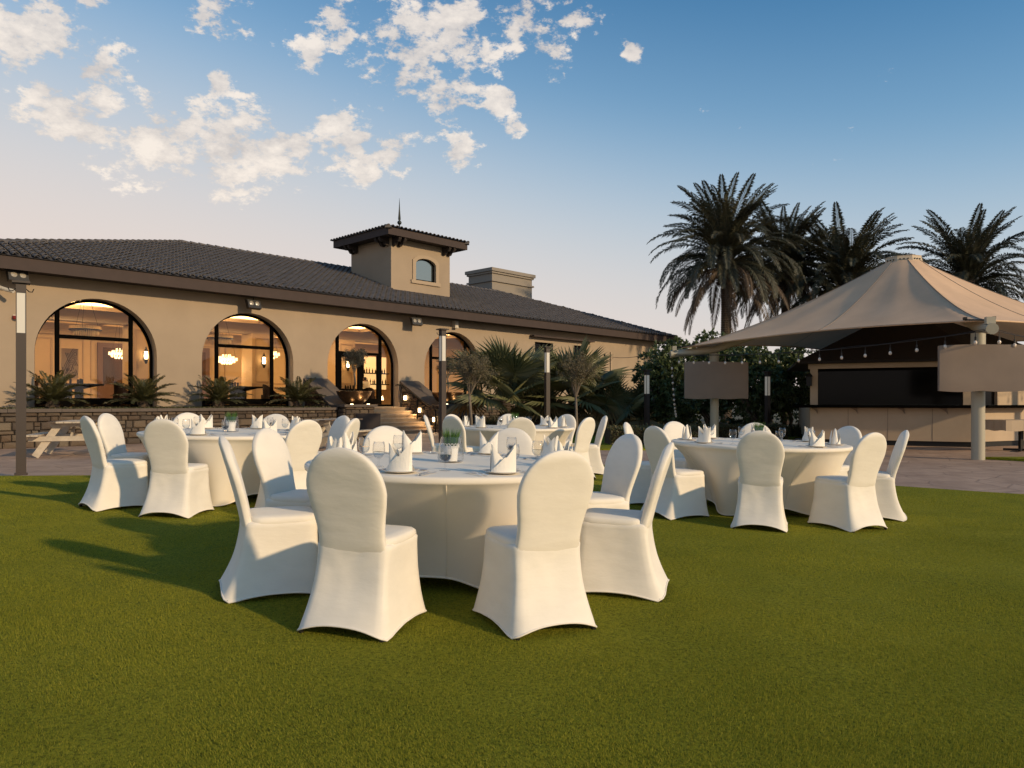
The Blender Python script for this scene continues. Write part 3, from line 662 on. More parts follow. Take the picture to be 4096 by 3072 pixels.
# columns with panelled faces
for cxs in (2.75, 7.3, 11.3):
    b = MB(); b.box(cxs-.45, cxs+.45, 3.6, 4.5, FL, CEIL-.46); col = b.build('interior_column', M_inwall, house)
    wall_panel(cxs-.33, cxs+.33, 2.0, 3.8, 3.6, col); wall_panel(cxs-.36, cxs+.36, 1.2, 1.85, 3.6, col)
    b = MB(); b.box(cxs-.47, cxs+.47, 3.57, 3.599, 1.88, 1.96); b.build('dado_rail', M_inmould, col)
    t = bthing('wall_sconce', 'lit wall sconce on the panelled column inside, %s' % {2.75: 'seen through the first arch from the left', 7.3: 'seen through the second arch from the left', 11.3: 'seen through the arched doorway'}[cxs], 'sconce', cxs, -3.5, 2.85, 'sconces on the indoor columns')
    b = MB(); b.box(-.05, .05, .05, .10, -.12, .15); b.lathe([(.03, -.28), (.07, -.16), (.075, -.13), (.04, -.12)], 10, (0, -.03, 0)); b.lathe([(.06, .17), (.075, .19), (.03, .26), (.01, .34)], 10, (0, -.03, 0)); b.build('bracket', M_iron, t)
    b = MB(); b.lathe([(.055, -.11), (.07, 0), (.055, .16)], 12, (0, -.03, 0)); b.build('lamp_shade', M_lit, t, smooth=True)
# patterned art panels
def art(s, y, z0, z1, w, label):
    t = bthing('art_panel', label, 'wall art', s, -y, 0)
    b = MB(); b.box(-w/2, w/2, -.02, .02, z0, z1); p = b.build('panel', mat('art_back', (.42, .31, .19), .7), t)
    b = MB(); random.seed(int(s*10))
    cs = [(random.uniform(-w/2, w/2), random.uniform(z0, z1)) for _ in range(5)]
    # chevron ridges running round scattered centres
    for ci, (ax, az) in enumerate(cs):
        for k in range(1, 7):
            r = .055*k; hexp = [(ax+r*1.0*math.cos(math.pi/3*j+ci), az+r*1.25*math.sin(math.pi/3*j+ci)) for j in range(6)]
            for p, q in zip(hexp, hexp[1:]+hexp[:1]):
                if all(-w/2 < v[0] < w/2 and z0 < v[1] < z1 for v in (p, q)) and min(range(5), key=lambda m: (cs[m][0]-p[0])**2+(cs[m][1]-p[1])**2) == ci:
                    b.tube([(p[0], -.026, p[1]), (q[0], -.026, q[1])], .010, 4)
    o = b.build('raised_lines', mat('art_line', (.035, .02, .012), .6), t); return t
art(1.0, 6.0, 2.05, 3.15, .55, 'tall white panel with carved black contour lines behind the first arch')
art(15.4, 5.0, 2.2, 3.3, .55, 'carved panel of contour lines inside the fourth arch')
random.seed(11)
# oval mirror with glowing edge
t = bthing('oval_mirror', 'tall glowing oval mirror in a dark frame, far left inside the first arch', 'mirror', -1.9, -3.2, 2.0)
b = MB(); b.rings([[(.40*k*math.cos(2*math.pi*j/28), yy, .92*k2*math.sin(2*math.pi*j/28)) for j in range(28)] for k, k2, yy in ((1, 1, .0), (1.0, 1.0, -.05), (.86, .93, -.05), (.86, .93, .0))], False, False); b.build('frame', M_black, t, smooth=True, angle=40)
b = MB(); b.add([(.35*math.cos(2*math.pi*j/28), -.01, .86*math.sin(2*math.pi*j/28)) for j in range(28)], [tuple(range(28))]); b.build('mirror_glass', mat('glow_mirror', (.8, .6, .3), .3, emit=(1, .62, .2), estr=.75), t)
b = MB(); b.box(-2.45, -1.2, 3.21, 3.25, FL, CEIL-.46); b.build('niche_wall', M_inwall, house)
# chandeliers
def chandelier(s, y, z, lit, label):
    t = bthing('chandelier', label, 'chandelier', s, -y, z, 'chandeliers in the dining room')
    b = MB()
    if lit:
        for r, z0, z1 in ((.16, .10, .20), (.30, .03, .12), (.42, -.06, .06), (.33, -.14, -.05), (.2, -.2, -.12)):
            for k in range(int(r*60)):
                a = 2*math.pi*k/int(r*60); b.cbox((r*math.cos(a), r*math.sin(a), (z0+z1)/2), (.035, .02, z1-z0), a+math.pi/2)
        b.build('crystals', M_crystal_lit, t)
        b = MB(); b.lathe([(.30, -.03), (.41, 0), (.30, .03)], 24); b.build('ring', M_crystal_lit, t)
        L = bpy.data.lights.new('chandelier_light', 'POINT'); L.energy = 60; L.color = (1, .68, .36); L.shadow_soft_size = .35
        lo = bpy.data.objects.new('chandelier_light', L); C.objects.link(lo); lo.parent = t; lo.location = (0, 0, -.35)
    else:
        b.lathe([(.44, -.015), (.47, -.015), (.47, .015), (.44, .015)], 32); b.build('ring', M_iron, t)
        b = MB()
        for k in range(60):
            a = 2*math.pi*k/60; b.cbox((.45*math.cos(a), .45*math.sin(a), .06), (.02, .012, .09), a)
        for r, n_, z0, z1 in ((.38, 40, -.16, .02), (.28, 30, -.24, 0), (.17, 20, -.30, -.02)):
            for k in range(n_):
                a = 2*math.pi*k/n_+.1; b.cbox((r*math.cos(a), r*math.sin(a), (z0+z1)/2+random.uniform(-.03, .03)), (.02, .012, z1-z0), a)
        b.build('crystals', M_crystal, t)
    b = MB()
    for a in (0, 2.1, 4.2): b.tube([(.4*math.cos(a), .4*math.sin(a), .03), (.02*math.cos(a), .02*math.sin(a), CEIL+.45-z)], .006, 4)
    b.build('wires', M_iron, t)
chandelier(.30, 1.8, 3.50, False, 'dark unlit crystal ring chandelier hanging inside the first arch')
chandelier(4.70, 1.8, 3.50, False, 'dark unlit crystal ring chandelier upper left inside the second arch')
chandelier(6.45, 5.0, 2.95, True, 'glowing tiered crystal chandelier, lower left of the two inside the second arch')
chandelier(8.35, 5.0, 3.25, True, 'glowing tiered crystal chandelier, right one of the two inside the second arch')
chandelier(3.0, 6.8, 3.1, True, 'small glowing chandelier deep inside the first arch')
chandelier(13.0, 6.6, 3.2, True, 'glowing chandelier deep inside, towards the bar')
for s, y, en in ((.2, 2.3, 75), (4.95, 2.3, 75), (9.75, 2.3, 75), (14.5, 2.3, 70), (.2, 6.8, 70), (4.95, 7.2, 70), (10.5, 7.0, 80), (15, 7, 70)):  # added fill discs carrying the coves' light into the room; no fittings here
    L = bpy.data.lights.new('ceiling_fill', 'AREA'); L.shape = 'DISK'; L.size = 1.4; L.energy = en*1.7; L.color = (1, .70, .40)
    o = bpy.data.objects.new('ceiling_fill', L); C.objects.link(o); o.location = W(s, -y, CEIL+.4); o.parent = None
# dining tables, chairs, plants inside
def indoor_table(s, y, label):
    t = bthing('dining_table', label, 'table', s, -y, FL, 'dark tables in the dining room')
    b = MB(); b.box(-.75, .75, -.45, .45, .70, .76); b.rings([[(sx*.62*k, sy*.35*k, z) for sx, sy in ((-1, -1), (1, -1), (1, 1), (-1, 1))] for k, z in ((.35, .58), (1, .70))]); b.build('tabletop', M_intable, t)
    for sx in (-.16, .16):
        b = MB(); b.box(sx-.07, sx+.07, -.2, .2, 0, .58); b.build('leg', M_intable, t)
    b = MB()
    for k in range(5): b.lathe([(.03, .76), (.035, .82), (.03, .88+.05*random.random())], 8, (random.uniform(-.3, .3), random.uniform(-.2, .2), 0))
    b.build('tableware', M_intable, t)
def indoor_chair(s, y, rz, label):
    t = thing('armchair', label, 'armchair', W(s, -y, FL), BROT+rz, 'dark leather armchairs in the dining room')
    b = MB(); pr = []
    for i in range(13):
        a = -math.pi*.12+math.pi*1.24*i/12; pr.append((.36*math.cos(a), .33*math.sin(a)))
    rs = []
    for x_, y_ in pr:
        hh = .52+.34*max(0, y_/.33); rs.append([(x_*.9, y_*.9, .38), (x_, y_, .36), (x_*1.06, y_*1.06, hh), (x_*.96, y_*.96, hh)])
    b.rings(rs); b.build('backrest', M_inchair, t, smooth=True, angle=60)
    b = MB(); b.box(-.32, .32, -.34, .30, .30, .46); b.build('seat', M_inchair, t)
    for sx in (-.26, .26):
        for sy in (-.26, .26):
            b = MB(); b.lathe([(.015, 0), (.025, .30)], 6, (sx, sy, 0)); b.build('leg', M_iron, t)
indoor_table(-.1, 1.6, 'dark pedestal dining table inside the first arch')
indoor_table(5.3, 1.6, 'dark dining table inside the second arch')
indoor_table(11.0, 3.0, 'dark dining table just inside the glazed doors')
indoor_chair(1.4, 1.5, 1.5, 'dark curved armchair right of the table inside the first arch')
indoor_chair(-1.4, 1.6, -1.6, 'dark curved armchair left of the table inside the first arch')
indoor_chair(6.6, 1.5, 1.5, 'dark curved armchair right of the table inside the second arch')
indoor_chair(3.7, 1.9, -1.4, 'dark curved armchair left of the table inside the second arch')
indoor_chair(12.45, 3.7, 2.9, 'dark armchair in which the seated person in a cream shirt sits')
# back-bar shelf with bottles
t = bthing('bar_shelf', 'lit back-bar shelves of bottles behind the seated person', 'shelf', 16.9, -8.9, 0)
b = MB(); b.box(-.95, .75, .30, .34, 1.9, 3.7); b.build('lit_back', mat('backbar_glow', (.9, .6, .3), .5, emit=(1, .62, .25), estr=1.1), t)
b = MB(); b.box(-.95, .75, 0, .3, 2.75, 2.80); b.box(-.95, .75, 0, .3, 2.15, 2.20); b.box(-1.0, -.95, 0, .35, 1.9, 3.7); b.build('shelf', M_intable, t)
bot = MB(); bot.lathe([(.035, 0), (.038, .16), (.012, .22), (.012, .28)], 8)
b0 = bot.build('bottle', mat('bottle_glass', (.05, .03, .01), .1), t); b0.location = (-.8, .15, 2.2)
for k in range(1, 18): inst('bottle', b0.data, t, (-.8+.17*(k % 9)+random.uniform(-.04, .04), .15, 2.2 if k < 9 else 2.8), (0, 0, 0), (1, 1, random.uniform(.8, 1.15)))

# ---- planter walls, staircase
UNIT = []
def unit_stones():
    for k in range(14):
        b = MB(); j = lambda a: random.uniform(-a, a)
        back = [(-.5, .5, -.5), (.5, .5, -.5), (.5, .5, .5), (-.5, .5, .5)]
        mid = [(-.5+abs(j(.03)), -.25+j(.1), -.5+abs(j(.05))), (.5-abs(j(.03)), -.25+j(.1), -.5+abs(j(.05))), (.5-abs(j(.04)), -.25+j(.1), .5-abs(j(.06))), (-.5+abs(j(.04)), -.25+j(.1), .5-abs(j(.06)))]
        fr_ = [(-.40+j(.04), -.5+j(.12), -.36+j(.06)), (.40+j(.04), -.5+j(.12), -.36+j(.06)), (.38+j(.06), -.5+j(.12), .36+j(.06)), (-.40+j(.05), -.5+j(.12), .36+j(.06))]
        cen = (j(.15), -.56+j(.1), j(.15))
        b.add(back+mid+fr_+[cen], [(0, 1, 5, 4), (1, 2, 6, 5), (2, 3, 7, 6), (3, 0, 4, 7), (4, 5, 9, 8), (5, 6, 10, 9), (6, 7, 11, 10), (7, 4, 8, 11), (8, 9, 12), (9, 10, 12), (10, 11, 12), (11, 8, 12)])
        me = bpy.data.meshes.new('stone'); me.from_pydata(b.v, [], b.f); me.materials.append(M_stone); me.update(); UNIT.append((me, b))
unit_stones()
def stone_face(parent, origin, rz, L, top, z0, limit=300, seen=None, budget=None):
    """fill a vertical face: origin (x,y) in parent space, running along rz; top(x) gives the height there"""
    M_ = Matrix.Translation((origin[0], origin[1], 0)) @ Matrix.Rotation(rz, 4, 'Z')
    z = z0; items = []
    tmax = max(top(L*i/20) for i in range(21))
    while z < tmax-.03:
        h = random.choice([.10, .14, .18, .22, .26, .28]); 
        if z+h > tmax-.05: h = tmax-z
        x = 0
        while x < L-.01:
            w = random.uniform(.13, .42)*(1.1 if h > .16 else 1.0)
            if x+w > L-.12: w = L-x
            tt = min(top(x), top(x+w)); parts = [(z, h)]
            if h > .19 and random.random() < .4: k = random.uniform(.4, .6); parts = [(z, h*k), (z+h*k, h*(1-k))]
            for (za, ha) in parts:
                hb = min(ha, tt-za)
                if hb > .04: items.append((x+w/2, za+hb/2, w-.008, hb-.008))
            x += w
        z += h
    def dist(i):
        p = parent.matrix_basis @ (M_ @ Vector((i[0], 0, i[1]))); return (p-camv).length
    items.sort(key=dist)
    if budget is not None: limit = min(limit, budget[0]); budget[0] -= min(limit, len(items))
    for i in items[:limit]:
        me, _ = random.choice(UNIT); p = M_ @ Vector((i[0], .0, i[1]))
        inst('stone', me, parent, p, (0, random.uniform(-.035, .035) if rz == 0 else 0, rz), (i[2], .09+random.uniform(0, .06), i[3]))
    if len(items) > limit:
        b = MB()
        for i in items[limit:]:
            _, u = random.choice(UNIT); d = .09+random.uniform(0, .05)
            b.add([M_ @ Vector((i[0]+v[0]*i[2], v[1]*d, i[1]+v[2]*i[3])) for v in u.v], u.f)
        o = b.build('stones', M_stone, parent); o['kind'] = 'stuff'
# left planter: s from -9 to 7.05, front at o=2.2
def planter(s0, s1, o, top, label, n):
    t = bthing('planter_wall', label, 'planter wall', s0, o)
    L = s1-s0; b = MB(); b.box(0, L, .05, .30, -.2, top-.09); b.build('core', M_mortar, t)
    stone_face(t, (0, .04), 0, L, lambda x: top-.10, -.02, n)
    k = int(L/1.2); 
    for i in range(k):
        b = MB(); b.box(L*i/k+.004, L*(i+1)/k-.004, -.07, .36, top-.09, top+random.uniform(-.004, .004)); b.build('coping', M_cap, t)
    b = MB(); b.box(0, L, .31, o-.02, -.2, top-.05); b.build('soil', M_soil, t)
    return t
planter(-7.5, 7.05, 2.2, 1.0, 'long stacked-stone planter wall with coping under the first two arches', 300)
planter(12.85, 19.5, 1.5, .95, 'low stacked-stone planter wall right of the steps beneath the fourth arch', 120)
# wings of the staircase
def wing(s0, label, pw, bowl_label):
    t = bthing('staircase_wing', label, 'stone wall', s0, 0)
    B = [170]
    zt0, zt1 = 2.08, 1.10
    def top(o): return zt0-(zt0-zt1)*min(1, max(0, o/1.75))
    b = MB(); w = .93
    # sloping wall core (side profile extruded)
    prof = [(0, -.2), (0, top(0)-.08), (1.75, zt1-.08), (1.75, -.2)]
    for xx in (.05, w-.05): b.v += [(xx, -o, z) for o, z in prof]
    b.f += [(0, 1, 2, 3), (7, 6, 5, 4)]+[(i, i+4, (i+1) % 4+4, (i+1) % 4) for i in range(4)]; b.mi = [0]*6
    b.box(.05, pw-.05, -2.6, -1.751, -.2, zt1-.08); b.build('core', M_mortar, t)
    stone_face(t, (.05, -0.0), -math.pi/2, 2.60, lambda x: (top(x) if x < 1.75 else zt1)-.09, -.02, 300, budget=B) # faces -s? (left side)
    stone_face(t, (0.02, -2.6), 0, pw-.04, lambda x: zt1-.09, -.02, 300, budget=B)
    stone_face(t, (pw-.04, -2.6), math.pi/2, .86, lambda x: zt1-.09, -.02, 300, budget=B)
    b = MB(); q = [(0, top(0)), (1.80, zt1)]
    b.add([(-.06, .0, zt0-.08), (w+.04, .0, zt0-.08), (w+.04, -1.78, zt1-.085), (-.06, -1.78, zt1-.085), (-.06, .0, zt0), (w+.04, .0, zt0), (w+.04, -1.78, zt1-.002), (-.06, -1.78, zt1-.002)],
          [(0, 3, 2, 1), (4, 5, 6, 7), (0, 4, 7, 3), (1, 2, 6, 5), (2, 3, 7, 6), (0, 1, 5, 4)])
    b.build('sloping_coping', M_cap, t)
    b = MB(); b.box(-.07, pw+.06, -2.72, -1.781, zt1-.085, zt1); b.build('coping', M_cap, t)
    return t
wl = wing(7.1, 'left stone side wall of the entrance steps with sloping coping', 1.25, '')
wr = wing(11.55, 'right stone side wall of the entrance steps with sloping coping', 1.30, '')
def low_pier(s, o, w, d, h, label):
    t = bthing('stone_pier', label, 'stone pier', s, o)
    b = MB(); b.box(.04, w-.04, .04, d-.04, -.2, h-.06); b.build('core', M_mortar, t)
    stone_face(t, (0, .03), 0, w, lambda x: h-.06, -.02, 60); stone_face(t, (.03, d), -math.pi/2, d, lambda x: h-.06, -.02, 60)
    b = MB(); b.box(-.06, w+.06, -.06, d, h-.06, h); b.build('coping', M_cap, t)
low_pier(11.56, 3.55, .85, .8, .72, 'low stone pier at the foot of the entrance steps, right side')
st = bthing('entrance_steps', 'flight of pale stone steps leading up to the arched glass doors', 'steps', 0, 0)
nst = 7
for k in range(nst):
    z1 = FL-.02-k*(1.0/nst); o0 = .55+k*.31
    b = MB(); sa = 8.04 if o0 < 1.7 else 8.36
    b.box(sa, 11.54, -(o0+.03), 0 if k == 0 else -(o0-.31), z1-.05, z1); b.box(sa+.01, 11.53, -o0, -(o0-.30), -.1, z1-.051)
    b.build('step', M_step, st)
# step lights with real warm light
for i, (o, z, lab) in enumerate(((.42, 1.36, 'uppermost'), (1.32, .86, 'middle'), (2.25, .50, 'lowest'))):
    t = bthing('step_light', 'lit square step light in the stone side wall, %s of three beside the handrail' % lab, 'light', 11.50, o, z, 'step lights')
    b = MB(); b.box(-.05, -.0, -.13, .13, .085, .10); b.box(-.05, 0, -.13, .13, -.10, -.085); b.box(-.05, 0, .12, .13, -.085, .085); b.box(-.05, 0, -.13, -.12, -.085, .085); b.build('frame', M_iron, t)
    b = MB(); b.box(-.03, 0, -.118, .118, -.083, .083); b.build('lamp', M_lit, t)
    L = bpy.data.lights.new('step_lamp', 'AREA'); L.size = .22; L.energy = 14; L.color = (1, .66, .34); lo = bpy.data.objects.new('step_lamp', L); C.objects.link(lo); lo.parent = t; lo.location = (-.07, 0, 0); lo.rotation_euler = (0, R(62), 0)
t = bthing('handrail', 'black metal handrail sloping down the right of the entrance steps', 'handrail', 11.22, 0)
b = MB(); b.tube([(0, -.1, 1.88), (0, -.25, 1.90), (0, -.4, 1.86), (0, -2.55, .92), (0, -2.85, .90), (0.0, -2.95, .82)], .03, 8); b.build('rail', M_iron, t, smooth=True)
for o, z0, z1 in ((.45, .96, 1.84), (1.5, .5, 1.37), (2.6, 0, .91)):
    b = MB(); b.box(-.02, .02, -o-.02, -o+.02, z0, z1); b.build('post', M_iron, t)
# copper bowls
def bowl(s, o, z, label):
    t = bthing('copper_bowl', label, 'planter bowl', s, o, z, 'copper bowls on the stair piers')
    b = MB(); b.lathe([(.20, 0), (.30, .03), (.46, .16), (.58, .34), (.63, .46), (.645, .47), (.63, .475), (.57, .34), (.45, .18), (.2, .06)], 40); b.build('bowl', M_copper, t, smooth=True)
    b = MB(); b.lathe([(.60, .40), (.3, .43), (.01, .44)], 24, cap0=False); b.build('soil', M_soil, t)
    for a in (-2.2, -.7):
        p = MB(); p.lathe([(.05, 0), (.05, .02)], 10, (.55*math.cos(a), .42*math.sin(a), .0)); p.build('uplight', M_lit, t)
    L = bpy.data.lights.new('bowl_uplight', 'SPOT'); L.energy = 5; L.spot_size = R(100); L.color = (1, .7, .38); lo = bpy.data.objects.new('bowl_uplight', L); C.objects.link(lo); lo.parent = t; lo.location = (0, -.62, .04); lo.rotation_euler = (R(160), 0, 0)
bowl(7.78, 2.18, 1.10, 'wide hammered copper bowl with a small tree on the left stair pier')
bowl(12.2, 2.18, 1.10, 'wide hammered copper bowl on the right stair pier behind the light pole')

# ---- fittings under the eave
def flood(s, z, rz, label):
    t = thing('floodlight', label, 'floodlight', W(s, .5, z), BROT+rz, 'twin floodlights under the eave')
    b = MB(); b.tube([(0, 0, .11), (0, 0, EAVE-.41-z)], .012, 6); b.build('drop_rod', M_iron, t)
    b = MB(); m = Matrix.Rotation(R(-18), 4, 'X')
    b.box(-.25, .25, -.07, .07, -.17, .13, m); b.box(-.28, .28, -.03, .05, .13, .165, m); b.build('housing', M_floodbody, t)
    for sx in (-.11, .11):
        l = MB(); rr = [(.08*math.cos(2*math.pi*j/14)+sx, -.073, .08*math.sin(2*math.pi*j/14)) for j in range(14)]; ri = [(.02*math.cos(2*math.pi*j/14)+sx, -.095, .02*math.sin(2*math.pi*j/14)) for j in range(14)]
        l.rings([[m @ Vector(p) for p in rr], [m @ Vector(p) for p in ri]]); l.build('lens', M_lens, t)
flood(-2.05, 4.66, .15, 'black twin floodlight under the eave above the left light pole')
flood(4.83, 4.55, .1, 'black twin floodlight under the eave above the second arch')
flood(11.97, 4.53, -.05, 'black twin floodlight under the eave between the doorway and the fourth arch')
t = bthing('wall_speaker', 'small white speaker on the wall between the third and fourth arch', 'speaker', 14.5, .1, 4.66); b = MB(); b.box(-.10, .10, -.1, .09, -.2, .12); b.build('cabinet', M_white, t); b = MB(); b.box(-.07, .07, -.115, -.101, -.17, .09); b.build('grille', M_white, t)
t = bthing('junction_box', 'pale box under the eave at the far left edge', 'box', -2.75, .3, 4.86); b = MB(); b.box(-.14, .14, -.1, .1, -.24, .22); b.build('box', M_white, t); b = MB(); b.box(-.10, .10, -.12, -.101, -.2, .18); b.build('lid', M_trim, t)
t = bthing('alarm_sounder', 'small red alarm sounder on the wall left of the first arch', 'alarm', -1.98, .05, 3.55); b = MB(); b.lathe([(.09, -.05), (.1, 0), (.09, .05)], 14); b.build('dome', M_red, t); b = MB(); b.box(-.07, .07, .03, .05, -.08, .08); b.build('base', M_white, t)
t = bthing('security_camera', 'white security camera on a bracket at the top of the left light pole', 'camera', -2.35, .25, 4.34); b = MB(); b.lathe([(.09, -.04), (.1, .02), (.03, .06)], 12, (-.1, .05, 0)); b.build('mount', M_white, t, smooth=True); b = MB(); b.tube([(-.1, 0, 0), (.05, -.2, -.08), (.18, -.35, -.12)], [.05, .055, .06], 10); b.build('camera_body', M_white, t)

# ------------------------------------------------------------------ light poles
def light_pole(x, y, zg, h, label, w=.135, rz=.25):
    t = thing('light_pole', label, 'light pole', (x, y, zg), rz, 'brown garden light poles with opal panels')
    a = w/2; pt = h-.18; pb = pt-.62
    b = MB(); b.box(-a, a, -a, a, 0, pb); b.build('shaft', M_pole, t)
    b = MB(); b.box(-a, a, -a, a, pt, h-.03); b.box(-a-.05, a+.05, -a-.05, a+.05, h-.03, h); b.build('cap', M_pole, t)
    b = MB()
    for sx in (-1, 1):
        for sy in (-1, 1): b.box(sx*a-.012*(sx > 0), sx*a+.012*(sx < 0), sy*a-.012*(sy > 0), sy*a+.012*(sy < 0), pb, pt)
    b.build('corner_frame', M_pole, t)
    b = MB(); b.box(-a+.008, a-.008, -a+.008, a-.008, pb, pt); b.build('opal_panel', M_opal, t)
    b = MB(); b.box(-a-.02, a+.02, -a-.02, a+.02, 0, .03); b.build('base_plate', M_pole, t)
    for sx in (-1, 1):
        b = MB(); b.tube([(sx*a, 0, pt+.07), (sx*(a+.04), 0, pt+.03), (sx*(a+.08), 0, pt+.03), (sx*(a+.10), 0, pt+.08)], .008, 6); b.build('hook', M_iron, t)
light_pole(-7.62, 11.35, T(-7.62, 11.35), 3.0, 'tall brown light pole at the lawn edge, far left', rz=.60)
light_pole(-1.73, 18.2, 0, 3.0, 'brown light pole in front of the entrance steps', rz=.7)
light_pole(1.10, 22.9, .03, 2.88, 'brown light pole between the two big fan palms', rz=.5)
light_pole(3.1, 32.0, .0, 3.0, 'thin distant light pole behind the right olive tree')
light_pole(4.50, 24.4, .0, 2.26, 'brown light pole at the left end of the dark hedge', rz=.5)
light_pole(8.42, 24.1, .0, 2.2, 'brown light pole in front of the hedge between tent column and kiosk', rz=.5)

# ------------------------------------------------------------------ picnic tables and planter box
def plank(b, p, q, w, th, up=Vector((0, 0, 1))):
    p, q = Vector(p), Vector(q); t = (q-p).normalized(); u = up.cross(t).normalized(); n_ = t.cross(u)
    vs = [a+u*su*w/2+n_*sn*th/2 for a in (p, q) for sn in (-1, 1) for su in (-1, 1)]
    b.add(vs, [(0, 1, 3, 2), (4, 6, 7, 5), (0, 4, 5, 1), (2, 3, 7, 6), (0, 2, 6, 4), (1, 5, 7, 3)])
def picnic(x, y, rz, label):
    t = thing('picnic_table', label, 'picnic table', (x, y, 0), rz, 'timber picnic tables on the patio')
    for k in range(5):
        b = MB(); xx = -.31+k*.155; b.box(xx-.072, xx+.072, -.08, 1.75, .72, .755); b.build('tabletop_plank', M_dwood if k in (0, 4) else M_pwood, t)
    for sx in (-1, 1):
        for k in range(2):
            b = MB(); xx = sx*(.62+k*.14); b.box(xx-.065, xx+.065, -.08, 1.75, .44, .475); b.build('bench_plank', M_pwood, t)
    for yy in (.22, 1.42):
        for sx in (-1, 1):
            b = MB(); plank(b, (sx*.66, yy, 0.0), (sx*.20, yy, .71), .14, .035, Vector((0, 1, 0))); b.build('leg', M_pwood, t)
        b = MB(); b.box(-.78, .78, yy-.06, yy-.022, .33, .435); b.build('cross_beam', M_pwood, t)
        b = MB(); b.box(-.36, .36, yy-.06, yy-.022, .64, .715); b.build('top_batten', M_pwood, t)
    b = MB(); plank(b, (0, .25, .36), (0, .75, .70), .08, .04, Vector((1, 0, 0))); b.build('brace', M_pwood, t)
picnic(-9.55, 15.75, .38, 'weathered white picnic table by the stone wall, behind the left light pole')
picnic(-4.75, 17.4, -.30, 'weathered white picnic table mostly hidden behind the dining chairs, before the steps')
t = thing('planter_box', 'tall dark brown square planter box left of the entrance steps', 'planter box', (-4.6, 23.2, 0), .3)
b = MB(); b.rings([[(sx*k, sy*k, z) for sx, sy in ((-1, -1), (1, -1), (1, 1), (-1, 1))] for k, z in ((.36, 0), (.38, .82), (.33, .82), (.32, .6))], True, False); b.build('box', M_corten, t)
b = MB(); b.box(-.32, .32, -.32, .32, .6, .72); b.build('soil', M_soil, t)

# ------------------------------------------------------------------ plants
def leaflet_frond(name, L, leaf, n, bend, rise, m, wid=.022, droop=.25, vee=.6, taper=.55, rach=.012):
    """frond along +x; rise = start elevation, bend = total downward curve"""
    b = MB(); pts = []; p = Vector((0, 0, 0)); steps = 14; ds = L/steps
    for i in range(steps+1):
        pts.append(p.copy()); a = rise-bend*(i/steps)**1.2; p = p+Vector((math.cos(a), 0, math.sin(a)))*ds
    b.tube(pts, [rach*(1-.8*i/steps) for i in range(steps+1)], 4)
    for i in range(n):
        f = .12+.88*i/(n-1); k = min(steps-1, int(f*steps)); q = pts[k].lerp(pts[k+1], f*steps-k); t = (pts[k+1]-pts[k]).normalized(); up = Vector((0, 1, 0)).cross(t)*-1
        l = leaf*(math.sin(math.pi*min(1, .18+f*.80))**taper)*random.uniform(.85, 1.1)
        for sy in (-1, 1):
            d = (t*random.uniform(.55, .85)+Vector((0, sy, 0))*.9+up*(vee*random.uniform(.1, 1)-.15)).normalized()
            tip = q+d*l+Vector((0, 0, -droop*l*random.uniform(.5, 1.3))); mid = q+d*l*.5+Vector((0, 0, .02*l))
            w = t*wid
            b.add([q-w*.6, mid-w, tip, mid+w], [(0, 1, 2, 3)])
    me = bpy.data.meshes.new(name); me.from_pydata(b.v, [], b.f); me.materials.append(m); me.update(); return me
DATE = [leaflet_frond('frond', 4.4, .50, 96, R(bend), R(rise), M_date, wid=.036, droop=.28, rach=.03) for rise, bend in ((82, 52), (68, 78), (50, 100), (30, 112), (8, 100))]
DATED = [leaflet_frond('dry_frond', 4.3, .44, 84, R(bend), R(rise), M_datedry, wid=.028, droop=.45, vee=0, rach=.028) for rise, bend in ((-8, 76), (-35, 52))]
def date_palm(x, y, zt, sc, label, seed, nf=115):
    random.seed(seed); t = thing('date_palm', label, 'palm tree', (x, y, 0), 0, 'date palms behind the tent')
    b = MB(); prof = []
    z = -.3; i = 0
    while z < zt:
        r = .30+.03*math.sin(z*.7); prof += [(r, z), (r*1.12, z+.10)]; z += .13
    b.lathe(prof, 12); b.build('trunk', M_bark, t)
    b = MB(); b.lathe([(.34, zt-1.1), (.46, zt-.6), (.5, zt-.2), (.36, zt+.25), (.1, zt+.5)], 12)
    for k in range(70):
        a = random.uniform(0, 6.28); zz_ = zt-random.uniform(0, 1.2); b.cbox((.44*math.cos(a), .44*math.sin(a), zz_), (.22, .10, .28), a, 0, -.7)
    b.build('crown_base', M_bark, t)
    for k in range(nf):
        f = k/nf; a = k*2.399+random.uniform(-.25, .25)
        if f < .84:
            idx = min(4, int(f/.84*5)); me = DATE[idx]
        else: me = DATED[0 if f < .93 else 1]
        s_ = sc*random.uniform(.86, 1.06)
        inst('frond' if f < .84 else 'dry_frond', me, t, (.25*math.cos(a), .25*math.sin(a), zt+.25-.7*f), (random.uniform(-.25, .25), random.uniform(-.10, .10), a), (s_, s_, s_))
    return t
date_palm(12.3, 42.0, 9.3, 1.08, 'large date palm with drooping crown, leftmost of the palms behind the tent', 5, 125)
date_palm(17.6, 47.0, 9.6, 1.06, 'date palm just right of the large leftmost one, its crown half hidden', 6)
date_palm(20.6, 45.0, 8.3, 1.12, 'date palm left of the tent peak', 8)
date_palm(29.6, 47.5, 8.9, 1.2, 'date palm rising behind the right side of the tent', 9, 100)
random.seed(21)
CYC = [leaflet_frond('cycad_frond', 1.0, .17, 44, R(bend), R(rise), M_cycad, wid=.016, droop=.05, vee=.7, rach=.007) for rise, bend in ((75, 45), (55, 55), (35, 55), (14, 40))]
